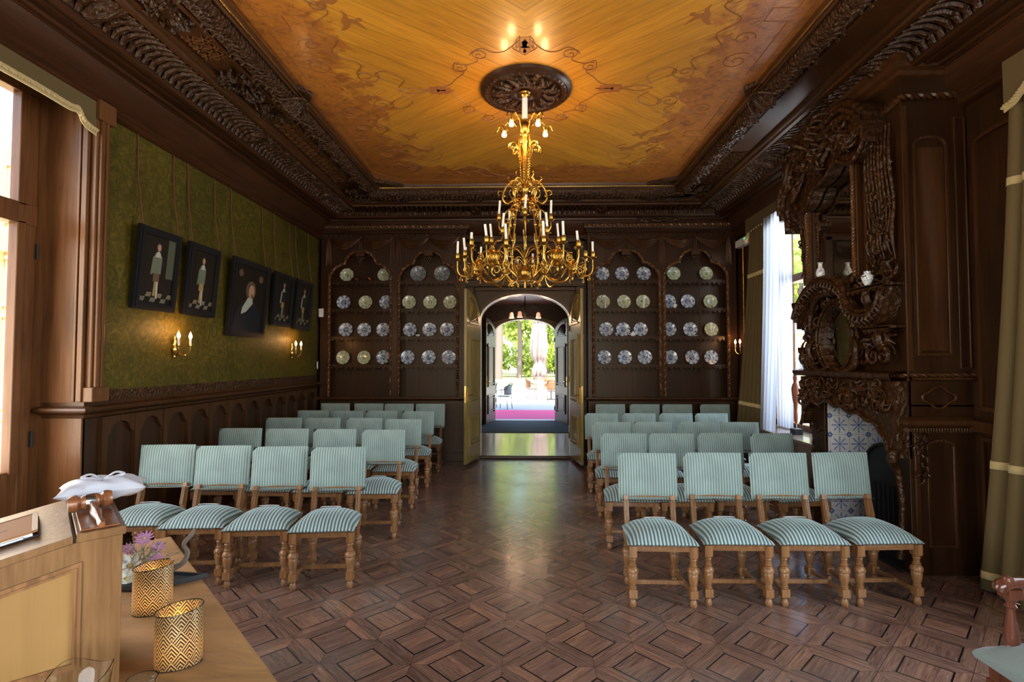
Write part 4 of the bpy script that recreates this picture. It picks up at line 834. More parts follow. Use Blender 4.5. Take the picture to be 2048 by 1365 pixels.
# ================================================================ PAINTINGS, SCONCES, SWITCH
frame_m = plain('black_frame', (.010, .009, .009), .35, spec=.4); canvas = plain('dark_canvas', (.014, .009, .005), .45, spec=.25)
skin = plain('painted_skin', (.36, .20, .11), .5); lace = plain('painted_lace', (.34, .33, .24), .5); buff = plain('painted_buff', (.24, .165, .06), .5); greyp = plain('painted_grey', (.11, .12, .07), .5); blk = plain('painted_black', (.008, .008, .01), .5); brn = plain('painted_brown', (.10, .052, .024), .5); fl_p = plain('painted_floor', (.13, .11, .07), .5)
def painting(y0, y1, z0, z1, kind, label):
    """hung on the left wall, leaning forward at the top"""
    t = thing('framed_painting', (XL+.03, (y0+y1)/2, z0), label, 'painting', 'framed portraits on the green wall'); t['_local'] = 1; t.rotation_euler = (0, R(5), 0)
    W_, H_ = (y1-y0), z1-z0; fw = .065
    f = MB()
    for k, (o_, d0, d1) in enumerate(((0, .0, .035), (.018, .035, .05), (.045, .03, .042))):
        iw = fw if k == 2 else fw-.012
        f.strip([(-W_/2+o_, o_), (W_/2-o_, o_), (W_/2-o_, H_-o_), (-W_/2+o_, H_-o_), (-W_/2+o_, o_)], [(-W_/2+iw, iw), (W_/2-iw, iw), (W_/2-iw, H_-iw), (-W_/2+iw, H_-iw), (-W_/2+iw, iw)], lambda a, z, q: (q, a, z), d0, d1)
    build('frame', f, frame_m, t, smooth=0)
    cv = build('canvas', MB().box(.0, .02, -W_/2+.03, W_/2-.03, .03, H_-.03), canvas, t, smooth=0)
    def patch(nm, P, m, d=0):
        q = MB().prism(P, lambda a, z, q_: (.020+q_, (a)*W_/2, z*H_), 0, .0012+d); build(nm, q, m, cv, smooth=0)
    E = lambda cx, cz, rx, rz, n=14: [(cx+rx*cos(2*pi*k/n), cz+rz*sin(2*pi*k/n)) for k in range(n)]
    if kind == 'bust':
        patch('painted_coat', [(-.78, .07), (.74, .07), (.70, .30), (.45, .42), (.10, .50), (-.35, .46), (-.68, .28)], blk, .0002)
        patch('painted_collar', [(-.38, .29), (-.12, .33), (.20, .45), (.16, .52), (-.08, .52), (-.34, .38)], lace, .0006); patch('painted_hair', E(.04, .62, .27, .125), brn, .0001); patch('painted_face', E(.08, .60, .155, .095), skin, .0008)
        patch('painted_beard', E(.13, .545, .06, .03, 8), brn, .0012); patch('painted_crest', E(-.55, .82, .12, .05, 8), brn); patch('painted_crest', E(.55, .80, .12, .05, 8), brn)
    else:
        s = kind
        for i in range(6):
            for j in range(2):
                if (i+j) % 2 == 0: a = -.75+.25*i; patch('painted_floor', [(a+.04*j, .105+.06*j), (a+.25+.04*j, .105+.06*j), (a+.30+.04*j, .160+.06*j), (a+.08+.04*j, .160+.06*j)], fl_p)
        o_ = {1: -.02, 2: 0, 3: .05, 4: .02}[s]
        patch('painted_leg', [(o_-.10, .18), (o_, .18), (o_+.02, .40), (o_-.08, .40)], buff if s < 3 else greyp); patch('painted_leg', [(o_+.04, .15), (o_+.12, .15), (o_+.10, .40), (o_+.0, .40)], lace if s < 3 else greyp)
        patch('painted_breeches', [(o_-.16, .36), (o_+.14, .36), (o_+.12, .50), (o_-.14, .50)], buff if s != 1 else brn, .0002); patch('painted_jacket', [(o_-.22, .46), (o_+.18, .46), (o_+.20, .66), (o_+.08, .72), (o_-.12, .72), (o_-.26, .62)], greyp if s < 3 else blk, .0004)
        patch('painted_sleeve', [(o_-.30, .44), (o_-.20, .44), (o_-.14, .66), (o_-.24, .66)], greyp if s < 3 else lace, .0006); patch('painted_collar', [(o_-.16, .66), (o_+.14, .66), (o_+.06, .73), (o_-.06, .73)], lace, .0008)
        patch('painted_hair', E(o_, .785, .11, .052), brn, .0002); patch('painted_face', E(o_+.01, .78, .075, .042), skin, .0010)
        if s == 1: patch('painted_window', [(.42, .42), (.80, .42), (.80, .92), (.42, .92)], plain('painted_view', (.065, .065, .035), .5))
    build('hanging_cord', MB().tube([(-.005, -W_/2+.06, H_-.03), (-.02-(H_*.09)*0, -W_/2+.06, H_+.02), (-.02-.0, -W_/2+.06, H_+.05)], .004, 5), cordm, t)
    return t
cordm = plain('red_brown_cord', (.13, .035, .015), .6)
pts = [(4.47, 5.02, 2.125, 2.87, 1, 'framed full-length portrait nearest the window, figure in grey jacket beside a painted view'), (5.15, 5.68, 2.13, 2.87, 2, 'framed full-length portrait second from the window, figure in buff breeches'),
       (5.93, 6.78, 1.955, 2.875, 'bust', 'largest framed painting, bearded man with white collar in black coat'), (6.97, 7.54, 2.14, 2.875, 3, 'framed portrait just right of the large bust portrait, figure with pale sleeves'), (7.65, 8.23, 2.13, 2.88, 4, 'framed dark portrait nearest the plate cabinet')]
for i, p in enumerate(pts):
    painting(*p)
cd = [(4.543, 5.018), (5.241, 5.702), (6.03, 6.759), (7.075, 7.55), (7.769, 8.226)]
nm = ['window-side', 'second', 'large bust', 'fourth', 'cabinet-side']
for (a, b), p, q in zip(cd, pts, nm):
    for y, w_ in ((a, 'left'), (b, 'right')):
        mb = MB().tube([(XL+.020, y, 3.735), (XL+.035, y, 3.3), (XL+.088, y, p[3]+.012)], .0055, 6).ball((XL+.022, y, 3.735), .012, 6, 4)
        tag(build('picture_cord', mb, cordm), f'{w_} red-brown cord holding the {q} portrait on the green wall', 'cord', 'picture cords')
def flame(mb, c, s=1):
    return mb.lathe([(.007*s, 0), (.014*s, .012*s), (.0165*s, .024*s), (.013*s, .040*s), (.006*s, .056*s), (.001, .070*s)], c, 10)
def wall_lamp(loc, rz, label, grp, r=.105, n=2, scale=1, power=6):
    t = thing('wall_lamp', loc, label, 'lamp', grp, rz); t['_local'] = 1      # local: wall plane x=0, arms to +x
    build('back_plate', MB().lathe([(.001, -.12), (.010, -.115), (.016, -.095), (.008, -.08), (.018, -.06), (.026, -.03), (.020, 0), (.012, .02), (.020, .04), (.014, .06), (.007, .075), (.012, .09), (.003, .11)], (.02, 0, 0), 14).box(0, .02, -.02, .02, -.03, .03), M['brass'], t, smooth=50)
    for s in ((-1, 1) if n == 2 else (0,)):
        a = build('arm', MB().tube(cr([(.025, 0, -.02), (.05, s*.03, -.07), (.085, s*.065, -.085), (.115, s*.085, -.05), (.12, s*.09, .0)]), .0065, 7).lathe([(.001, 0), (.030, .002), (.032, .006), (.014, .008), (.013, .02)], (.12, s*.09, 0), 14), M['brass'], t)
        build('candle_tube', MB().lathe([(.0105, .008), (.0105, .075), (.0001, .078)], (.12, s*.09, 0), 12), M['candle'], a)
        build('flame_bulb', flame(MB(), (.12, s*.09, .078)), M['bulb'], a)
        l = bpy.data.lights.new('bulb_light', 'POINT'); l.energy = power; l.color = (1, .50, .18); l.shadow_soft_size = .012
        lo = bpy.data.objects.new('bulb_light', l); COL.objects.link(lo); lo.parent = t; lo.location = (.13, s*.09, .175)
    return t
wall_lamp((XL+.012, 5.08, 1.80), 0, 'brass two-candle wall lamp under the first two portraits', 'wall lamps', power=1.9)
wall_lamp((XL+.012, 7.68, 1.80), 0, 'brass two-candle wall lamp near the plate cabinet', 'wall lamps', power=1.7)
wall_lamp((XR, 8.43, 1.85), pi, 'brass two-candle wall lamp beside the rear curtain', 'wall lamps', power=.8)
t = thing('light_switch', (-3.40, 8.675, 2.38), 'white square double light switch on the corner post', 'switch')
build('switch_plate', MB().box(-3.445, -3.365, 8.662, 8.677, 2.385, 2.525), M['plastic'], t, smooth=0, bevel=.003); build('rocker', MB().box(-3.43, -3.38, 8.657, 8.663, 2.40, 2.45), M['paper'], t, smooth=0, bevel=.002)
tag(build('thermostat', MB().box(-3.44, -3.425, 8.60, 8.62, 1.52, 1.64), M['plastic'], smooth=0, bevel=.002), 'tiny white device low on the green wall corner', 'sensor')
t = thing('exit_sign', (3.46, 8.30, 3.53), 'white emergency light box with small green symbol, high beside the rear curtain', 'sign')
build('sign_box', MB().box(3.40, 3.50, 8.08, 8.52, 3.47, 3.58), M['plastic'], t, smooth=0, bevel=.006)
build('sign_symbol', MB().box(3.398, 3.402, 8.12, 8.19, 3.535, 3.565), plain('green_sign', (.05, .4, .14), .5, emit=(.05, .8, .3), es=.8), t, smooth=0)
# ================================================================ FIREPLACE
BX, Y0, Y1 = 3.0, 4.20, 5.60
F = lambda a, z, t: (BX-t, a if a < 5.5 else 5.5+(a-5.5)*.4, z)
fp = thing('fireplace', (3.3, 4.95, 0), 'tall carved dark oak chimneypiece with two mirrors and blue tiled opening', 'fireplace')
bd = MB().box(BX, 3.56, Y0, Y1, 1.30, 4.12).box(BX, 3.56, 5.36, Y1, 0, 1.32).box(BX, 3.56, Y0, 4.285, 0, 1.32)
build('chimney_breast', bd, M['oak'], fp, smooth=0, bevel=.004)
build('tiled_cheek', MB().box(3.03, 3.92, 5.352, 5.36, 0, 1.34), M['tile'], fp, smooth=0)
build('hearth', MB().box(3.9, 3.95, 4.285, 5.36, 0, 1.34).box(3.5, 3.95, 4.27, 4.285, 0, 1.34).box(3.5, 3.95, 4.285, 5.36, 1.33, 1.36).box(2.95, 3.95, 4.27, 5.38, .001, .02), M['black'], fp, smooth=0)
st = MB(); A = [(4.285, .02)]+[(4.56-.275*cos(k/14*pi), .70+.25*math.sin(k/14*pi)) for k in range(15)]+[(4.835, .02)]
st.prism(A, lambda a, z, t: (3.06+t, a, z), 0, .45); B = [(4.54-.23*cos(k/14*pi)*1.0, .66+.22*math.sin(k/14*pi)) for k in range(15)]
st.tube([(3.05, a, z) for a, z in A[1:-1]], .015, 6)
for k in range(6): st.tube([(3.05, 4.40+k*.06, .1), (3.045, 4.40+k*.06, .62)], .008, 5)
build('iron_stove', st, plain('cast_iron', (.010, .010, .011), .42, .3), fp, smooth=30)
mm = MB(); sgn = [(0, 0)]
top = MB().sweep([(0, 3.93), (.02, 3.94), (.03, 3.97), (.06, 3.99), (.07, 4.03), (.10, 4.05), (.10, 4.10), (0, 4.11)], [(3.5, Y0), (BX, Y0), (BX, Y1), (3.5, Y1)])
build('top_moulding', top, M['walnut'], fp, smooth=30)
build('rope_moulding', rope(MB(), [(3.5, Y0-.02, 3.775), (BX-.02, Y0-.02, 3.755), (BX-.02, Y0+.25, 3.72)], .026, .05), M['walnut'], fp, smooth=60)
build('rope_moulding', rope(MB(), [(3.5, Y0-.02, 1.545), (BX-.05, Y0-.02, 1.545), (BX-.06, Y1, 1.55)], .018, .035), M['walnut'], fp, smooth=60)
# near return with panels
G = lambda a, z, t: (a, Y0-t, z)
pr_ = MB(); raised(pr_, G, 3.075, 3.34, 1.70, 3.38, .022, .022, .07); pr_.box(3.10, 3.315, Y0-.012, Y0, 1.74, 3.36); raised(pr_, G, 3.40, 3.49, 1.60, 3.6, .012, .015)
pr_.box(BX-.004, 3.04, Y0-.012, Y0, 1.58, 3.70)
raised(pr_, G, 3.12, 3.34, .22, 1.0, .02, .02, .05); pr_.box(3.03, 3.07, Y0-.015, Y0, .1, 1.10)
pr_.tube([G(3.23+.115*cos(t)*(1+.12*cos(4*t)), 1.375+.075*sin(t)*(1+.15*cos(4*t)), .008) for t in np.linspace(0, 2*pi, 33)], .011, 6)
for k in range(24): pr_.box(3.0+k*.021, 3.0+k*.021+.014, Y0-.055, Y0-.0, 1.105, 1.145)
build('side_panels', pr_, M['walnut'], fp, smooth=25, bevel=.003)
lg = MB().sweep([(0, 1.14), (.06, 1.15), (.08, 1.17), (.08, 1.20), (.05, 1.22), (0, 1.23)], [(3.5, Y0), (BX-.0, Y0), (BX-.0, 4.30)]).sweep([(0, 1.50), (.05, 1.515), (.05, 1.53), (0, 1.535)], [(3.5, Y0), (BX, Y0)])
build('side_ledge', lg, M['walnut'], fp, smooth=30)
# lintel with curved lower edge
lo = [(5.78, 1.00), (5.70, 1.05), (5.62, 1.16), (5.50, 1.20), (5.38, 1.27), (5.25, 1.245), (5.12, 1.29), (5.0, 1.235), (4.90, 1.25), (4.78, 1.20), (4.66, 1.21), (4.55, 1.16), (4.45, 1.15), (4.38, 1.08), (4.32, 1.03), (4.27, .92), (4.20, .90)]
lc = [tuple(p) for p in cr([(a, z, 0) for a, z in lo], 4)[:, :2]]
li = MB().strip(lc, [(a, 1.50) for a, _ in lc], F, -.02, .10); li.tube([F(a, z, .105) for a, z in lc], .020, 7)
li.sweep([(0, 1.50), (.13, 1.505), (.15, 1.52), (.16, 1.535), (.16, 1.56), (.08, 1.575), (0, 1.58)], [(BX, Y0-.02), (BX, Y1+.06)][::1])
build('mantel_lintel', li, M['carved'], fp, smooth=40)
# generic rocaille scatter
def rocaille(mb, reg, n, seed, fn, t0=.0, sc_=1.0, avoid=None):
    q = random.Random(seed); k = 0
    while k < n:
        a = q.uniform(reg[0], reg[1]); z = q.uniform(reg[2], reg[3])
        if avoid and avoid(a, z): k += .1; continue
        k += 1; r = q.uniform(.035, .075)*sc_; th = q.uniform(0, 6.28); tu = q.choice((-1, 1))*q.uniform(.5, 1.0)
        S = spiral((a, z), r, th, tu, 11, .25); m_ = len(S)
        mb.tube([fn(u, v, t0+.012+.03*sc_*math.sin(i/(m_-1)*pi)) for i, (u, v) in enumerate(S)], [.005*sc_, .015*sc_, .012*sc_, .009*sc_], 5, sq=.8)
        if q.random() < .6:
            th2 = q.uniform(0, 6.28); l_ = r*1.3
            for w_ in (-.5, 0, .5): mb.tube([fn(a, z, t0+.01), fn(a+l_*.6*cos(th2+w_), z+l_*.6*sin(th2+w_), t0+.045*sc_), fn(a+l_*cos(th2+w_*1.4), z+l_*sin(th2+w_*1.4), t0+.01)], [.004*sc_, .014*sc_, .003*sc_], 4)
        if q.random() < .3: mb.ball(fn(a, z, t0+.02), .02*sc_, 6, 4)
    return mb
inov = lambda a, z: ((a-5.03)/.29)**2+((z-1.87)/.35)**2 < 1
rc1 = rocaille(MB(), (4.28, 5.74, 1.60, 2.40), 95, 3, F, .03, 1.25, inov)
build('frieze_carving', rocaille(MB(), (4.28, 5.70, 1.26, 1.47), 72, 6, F, .09, 1.0), M['carved'], fp, smooth=60)
build('rocaille_carving', rc1, M['carved'], fp, smooth=60)
# slab behind the carving, cut round the oval mirror by a thick ring
rg_ = MB()
def oval(rx, rz, n=40, wob=0): return [(5.03+rx*cos(t)*(1+wob*cos(4*t)), 1.87+rz*sin(t)*(1+wob*cos(4*t))) for t in np.linspace(0, 2*pi, n+1)]
rg_.strip(oval(.25, .30), oval(.31, .36, wob=.03), F, .0, .075)
for r_, t_, w_ in ((.255, .075, .011), (.285, .088, .015), (.315, .07, .013)):
    rg_.tube([F(a, z, t_) for a, z in oval(r_, r_+.05, wob=.02)], w_, 6)
for s in (-1, 1):
    rg_.tube(cr([F(5.03+s*.05, 2.30, .10), F(5.03+s*.22, 2.27, .12), F(5.03+s*.36, 2.12, .10), F(5.03+s*.34, 1.96, .12), F(5.03+s*.27, 1.98, .13)]), [.02, .032, .028, .02, .012], 7)
    rg_.tube(cr([F(5.03+s*.30, 1.88, .09), F(5.03+s*.38, 1.78, .12), F(5.03+s*.33, 1.62, .10), F(5.03+s*.18, 1.56, .12), F(5.03+s*.05, 1.60, .12)]), [.012, .026, .03, .024, .014], 7)
for q in (-2, -1, 0, 1, 2): rg_.tube([F(5.03, 2.27, .08), F(5.03+q*.05, 2.33, .13), F(5.03+q*.08, 2.38-abs(q)*.02, .07)], [.01, .026, .006], 5)
build('oval_mirror_frame', rg_, M['carved'], fp, smooth=50)
build('oval_mirror', MB().prism(oval(.262, .312)[:-1], F, .004, .012), M['mirror'], fp, smooth=0)
# hood over the oval mirror
hc = cr([(5.78, 2.14, 0), (5.68, 2.22, 0), (5.58, 2.24, 0), (5.42, 2.36, 0), (5.25, 2.44, 0), (5.08, 2.455, 0), (4.92, 2.42, 0), (4.78, 2.33, 0), (4.72, 2.20, 0), (4.60, 2.10, 0), (4.42, 2.08, 0), (4.30, 2.16, 0), (4.25, 2.26, 0)], 6)
hd = MB()
for (dz, t_, w_) in ((0, .15, .022), (-.035, .17, .02), (-.075, .14, .024), (-.12, .10, .018)): hd.tube([F(p[0], p[1]+dz, t_) for p in hc], w_, 7)
hd.strip([(p[0], p[1]) for p in hc], [(p[0], p[1]-.15) for p in hc], F, 0, .13)
for i in range(3, len(hc)-2, 2):
    p = hc[i]; hd.tube([F(p[0], p[1]-.03, .17), F(p[0]+.01, p[1]-.08, .185), F(p[0], p[1]-.12, .14)], [.008, .016, .006], 5)
build('mirror_hood', hd, M['carved'], fp, smooth=50)
def shelf_(a0, a1, z, t, m=7):
    mb = MB()
    mb.prism([(a0, z-.02), (a1, z-.02), (a1, z), (a0, z)], F, 0, t)
    w2 = (a1-a0)/m
    for i in range(m):
        x = a0+i*w2; A = [(x+w2*u/6, z-.02-.035*math.sin(u/6*pi)-.008) for u in range(7)]; mb.strip(A, [(q, z-.01) for q, _ in A], F, t-.012, t)
    mb.tube(cr([F((a0+a1)/2, z-.03, t-.03), F((a0+a1)/2, z-.12, t*.8), F((a0+a1)/2, z-.20, t*.4), F((a0+a1)/2, z-.26, .04)]), [.03, .045, .03, .012], 7)
    build('bracket_shelf', mb, M['carved'], fp, smooth=40)
shelf_(4.20, 4.68, 2.285, .18); shelf_(4.21, 4.52, 1.945, .14, 5); shelf_(5.52, 5.98, 2.275, .14, 4); shelf_(5.56, 5.9, 1.80, .10, 3)
for s_, c_ in ((1, 4.30), (-1, 4.42)):
    build('volute', MB().tube([F(u, v, .12) for u, v in spiral((c_, 1.70), .075, 1, s_*1.4)], [.022, .014, .008], 6), M['carved'], fp, smooth=40)
# upper mirror with rope columns
um = (4.745, 5.485, 2.42, 3.62)
build('upper_mirror', MB().prism([(um[0], um[2]), (um[1], um[2]), (um[1], um[3]), (um[0], um[3])], F, .004, .010), M['mirror'], fp, smooth=0)
for a in (4.70, 5.50): build('mirror_stile', MB().prism([(a, 2.36), (a+.045, 2.36), (a+.045, 3.65), (a, 3.65)], F, 0, .05), M['walnut'], fp, smooth=0, bevel=.005)
for a in (4.60, 5.60): build('mirror_stile', MB().prism([(a, 2.3), (a+.03, 2.3), (a+.03, 3.7), (a, 3.7)], F, 0, .035), M['walnut'], fp, smooth=0, bevel=.005)
for a in (4.735, 5.515): build('mirror_rope', rope(MB(), [F(a, 2.40, .06), F(a, 3.62, .06)], .018, .032), M['ropewood'], fp, smooth=60)
# hanging carved drapery beside the mirror
hg = MB()
for k in range(8):
    a = 4.27+.042*k; hg.tube(cr([F(a+.02, 3.60, .03), F(a+.005, 3.3-.02*(k % 3), .05), F(a-.01, 2.95-.06*(k % 4), .03), F(a+.015*(k % 2), 2.70-.05*(k % 3), .045), F(a, 2.48+.04*(k % 3), .02)]), [.010, .018, .013, .020, .005], 6)
rocaille(hg, (4.28, 4.56, 2.45, 3.3), 34, 8, F, .025, .7)
build('hanging_drapery', hg, M['carved'], fp, smooth=60); hg = MB()
for k in range(5):
    a = 5.56+.06*k; hg.tube(cr([F(a, 3.6, .03), F(a+.01, 3.2, .06), F(a+.03, 2.8-.03*(k % 2), .035), F(a, 2.45, .04)]), [.010, .020, .015, .006], 6)
rocaille(hg, (5.56, 5.85, 2.4, 3.4), 16, 9, F, .04, .8)
build('hanging_drapery', hg, M['carved'], fp, smooth=60)
# crown
cw = MB(); arc_ = cr([(5.95, 3.28, 0), (5.98, 3.45, 0), (5.82, 3.55, 0), (5.62, 3.62, 0), (5.40, 3.80, 0), (5.10, 3.90, 0), (4.85, 3.90, 0), (4.62, 3.92, 0), (4.45, 3.84, 0), (4.36, 3.74, 0)], 6)
for dz, t_, w_ in ((0, .22, .035), (-.06, .25, .03), (-.12, .22, .035), (-.19, .16, .03)): cw.tube([F(p[0], p[1]+dz, t_) for p in arc_], w_, 7)
cw.strip([(p[0], p[1]) for p in arc_], [(p[0], p[1]-.26) for p in arc_], F, -.0, .20)
lowc = cr([(5.80, 3.42, 0), (5.66, 3.30, 0), (5.55, 3.22, 0), (5.44, 3.20, 0), (5.32, 3.26, 0), (5.22, 3.36, 0), (5.10, 3.38, 0), (4.98, 3.42, 0), (4.86, 3.50, 0), (4.74, 3.44, 0), (4.62, 3.40, 0), (4.5, 3.45, 0), (4.4, 3.58, 0)], 5)
cw.strip([(p[0], p[1]) for p in lowc], [(p[0], 3.72) for p in lowc], F, .02, .14); cw.tube([F(p[0], p[1], .145) for p in lowc], .024, 7)
for (p, q, z, d) in ((5.82, 5.32, 3.62, .30), (5.36, 4.88, 3.68, .20), (4.90, 4.42, 3.66, .14)):
    for k in range(6):
        dz = d*(.4+.6*k/5); cw.tube([F(p+(q-p)*u, z-dz*math.sin(u*pi)**.8, .15+.05*math.sin(u*pi)) for u in np.linspace(0, 1, 11)], [.012, .024, .012], 6)
rocaille(cw, (4.5, 5.85, 3.50, 3.82), 55, 12, F, .18, 1.35)
for q in range(5):
    for s in (-1, 1): cw.tube(cr([F(5.15, 3.72, .2), F(5.15+s*(.08+.04*q), 3.80+.03*q, .30), F(5.15+s*(.14+.06*q), 3.76+.04*q, .24)]), [.02, .03, .008], 6)
build('carved_crown', cw, M['carved'], fp, smooth=60)
# side garland carving on the return + foot scrolls
build('jamb_carving', rocaille(MB(), (3.02, 3.12, .74, 1.10), 10, 21, G, .01, .7), M['carved'], fp, smooth=60); build('jamb_carving', rocaille(MB(), (5.42, 5.66, .35, 1.0), 16, 22, F, .0, .8), M['carved'], fp, smooth=60); sg = MB()
sg.tube(cr([F(4.24, 1.0, .05), F(4.22, .9, .12), F(4.25, .78, .06), F(4.24, .5, .04), F(4.22, .12, .08)]), [.03, .045, .03, .022, .03], 7)
build('jamb_carving', sg, M['carved'], fp, smooth=60)
# porcelain on the chimneypiece
def jar(loc, prof, label, g=None, m='plate_w', name='porcelain_vase'):
    o = build(name, MB().lathe(prof, (0, 0, 0), 20), vasem, smooth=50); o.location = loc; return tag(o, label, 'vase', g)
def vase_mat():
    m, nt, b = mat('delft_vase'); tc = N(nt, 'TexCoord'); n = N(nt, 'TexNoise', i={'Scale': 34, 'Detail': 3, 'Distortion': 1.5}); L(nt, tc.outputs['Object'], n.inputs[0])
    f = mth(nt, 'MULTIPLY', mth(nt, 'SUBTRACT', n.outputs[0], .58), 30, clamp=True); L(nt, mix(nt, f, (.72, .74, .72), (.05, .07, .13)), b.inputs['Base Color']); b.inputs['Roughness'].default_value = .15; b.inputs['Coat Weight'].default_value = .5; return m
vasem = vase_mat()
bottle = [(.024, 0), (.036, .012), (.040, .04), (.034, .07), (.020, .095), (.017, .125), (.024, .14), (.0001, .135)]
jar((BX-.14, 5.13, 2.470), bottle, 'slim blue and white vase standing before the upper mirror of the chimneypiece')
jar((BX-.12, 4.47, 2.286), [(.022, 0), (.020, .012), (.030, .03), (.044, .065), (.046, .085), (.030, .105), (.024, .11), (.026, .128), (.0001, .13)], 'squat blue and white lidded jar on the near bracket shelf of the chimneypiece')
jar((BX-.08, 5.60, 2.277), [(.03, 0), (.014, .02), (.012, .05), (.034, .09), (.040, .12), (.024, .155), (.018, .18), (.028, .20), (.0001, .20)], 'dark patterned vase on the far bracket shelf against the window')
# ================================================================ CURTAINS
def drape(mb, x, top, bot, z0, z1, folds, amp, nv=22, nu=None, off=0, sag=0):
    """top/bot = (y near, y far); folds across"""
    nu = nu or folds*7
    def f(u, v):
        z = z1+(z0-z1)*v; a = top[0]+(bot[0]-top[0])*v**1.3; b = top[1]+(bot[1]-top[1])*v**1.3; y = a+(b-a)*u
        ph = u*folds*2*pi; return (x+off+amp*math.sin(ph+.5*math.sin(3*v))*(.55+.45*v), y+amp*.35*math.cos(ph*1.0+1), z)
    return mb.grid(f, nu, nv)
def bandgrid(x, top, bot, z0, z1, folds, amp, za, zb, off):
    mb = MB(); nu = folds*7
    def f(u, w_):
        z = za+(zb-za)*w_; v = (z-z1)/(z0-z1); a = top[0]+(bot[0]-top[0])*v**1.3; b = top[1]+(bot[1]-top[1])*v**1.3; y = a+(b-a)*u
        ph = u*folds*2*pi; return (x+off+amp*math.sin(ph+.5*math.sin(3*v))*(.55+.45*v), y+amp*.35*math.cos(ph+1), z)
    return mb.grid(f, nu, 2)
def curtain(x, top, bot, z0, z1, folds, amp, bands, label):
    t = thing('curtain', (x, (top[0]+top[1])/2, 0), label, 'curtain', 'olive curtains with gold bands')
    build('fabric', drape(MB(), x, top, bot, z0, z1, folds, amp), M['curtain'], t, smooth=80, solid=.006)
    for z in bands: build('gold_band', bandgrid(x, top, bot, z0, z1, folds, amp, z, z+.055, -.006), M['goldtrim'], t, smooth=80, solid=.003)
    return t
curtain(3.33, (2.75, 3.60), (2.7, 3.96), .02, 3.70, 8, .045, (.10, .90, 2.86), 'olive curtain with gold bands at the right edge, near the armchair')
curtain(3.34, (7.22, 7.80), (7.28, 8.42), .45, 3.62, 7, .032, (.98, 2.88), 'olive curtain with gold bands gathered beside the rear window')
tag(build('sheer_curtain', drape(MB(), 3.27, (6.78, 7.20), (7.05, 7.42), .45, 3.60, 4, .028), M['sheer'], smooth=80), 'white lining curtain swept back against the olive rear curtain', 'curtain', 'white sheers at the rear window')
tag(build('sheer_curtain', drape(MB(), 3.58, (7.10, 7.62), (7.16, 7.55), .74, 3.6, 5, .022), M['sheer'], smooth=80), 'white sheer hanging straight against the rear window glass', 'curtain', 'white sheers at the rear window')
def valance(x, ys, zt, pts_, label, sgn):
    t = thing('valance', (x, (ys[0]+ys[1])/2, zt), label, 'valance', 'olive valances with gold fringe')
    P = [tuple(p) for p in cr([(a, z, 0) for a, z in pts_], 5)[:, :2]]
    fn = lambda a, z, q: (x+sgn*q, a, z)
    mb = MB().strip(P, [(a, zt) for a, _ in P], fn, 0, .012); 
    for a in (P[0], P[-1]): mb.prism([(0, a[1]), (0, zt), (.14, zt), (.14, a[1])], lambda u, z, q: (x-sgn*u, a[0]+q, z), -.006, .006)
    build('fabric', mb, M['curtain'], t, smooth=30)
    g = MB(); rope(g, [fn(a, z, .016) for a, z in P], .018, .022, 2, 5); g.strip([(a, z-.035) for a, z in P], [(a, z) for a, z in P], fn, .004, .012)
    build('gold_fringe', g, M['goldtrim'], t, smooth=50); return t
valance(-3.44, (1.0, 4.07), 3.765, [(4.06, 3.50), (3.98, 3.515), (3.92, 3.545), (3.88, 3.60), (3.80, 3.59), (3.5, 3.60), (2.6, 3.60), (1.2, 3.60), (1.05, 3.5)], 'olive valance with gold fringe above the left window', 1)
valance(3.36, (6.2, 8.0), 3.79, [(8.0, 3.46), (7.92, 3.54), (7.75, 3.57), (7.45, 3.585), (7.30, 3.53), (7.15, 3.49), (7.02, 3.51), (6.92, 3.58), (6.78, 3.61), (6.4, 3.60), (6.0, 3.5)], 'olive valance with gold fringe above the rear window', -1)
valance(3.30, (2.7, 3.64), 3.72, [(3.63, 3.40), (3.55, 3.42), (3.48, 3.47), (3.40, 3.50), (3.0, 3.50), (2.7, 3.5)], 'olive valance with gold fringe at the upper right edge', -1)
# statue on the sill
t = thing('carved_statue', (3.43, 6.76, .725), 'slender reddish wooden figure on a black block on the window sill', 'statue'); t['_local'] = 1
build('block_base', MB().box(-.055, .055, -.055, .055, .001, .075), M['black'], t, smooth=0, bevel=.004)
build('rod', MB().lathe([(.005, .07), (.005, .16)], (0, 0, 0), 8), M['steel'], t)
build('figure', MB().lathe([(.010, .14), (.022, .17), (.026, .24), (.020, .30), (.026, .36), (.040, .44), (.048, .52), (.052, .58), (.040, .63), (.022, .66), (.019, .675), (.030, .70), (.030, .73), (.020, .755), (.012, .77), (.016, .785), (.001, .80)], (0, 0, 0), 14, sy=.8), plain('red_carved_wood', (.26, .085, .04), .35), t, smooth=50)
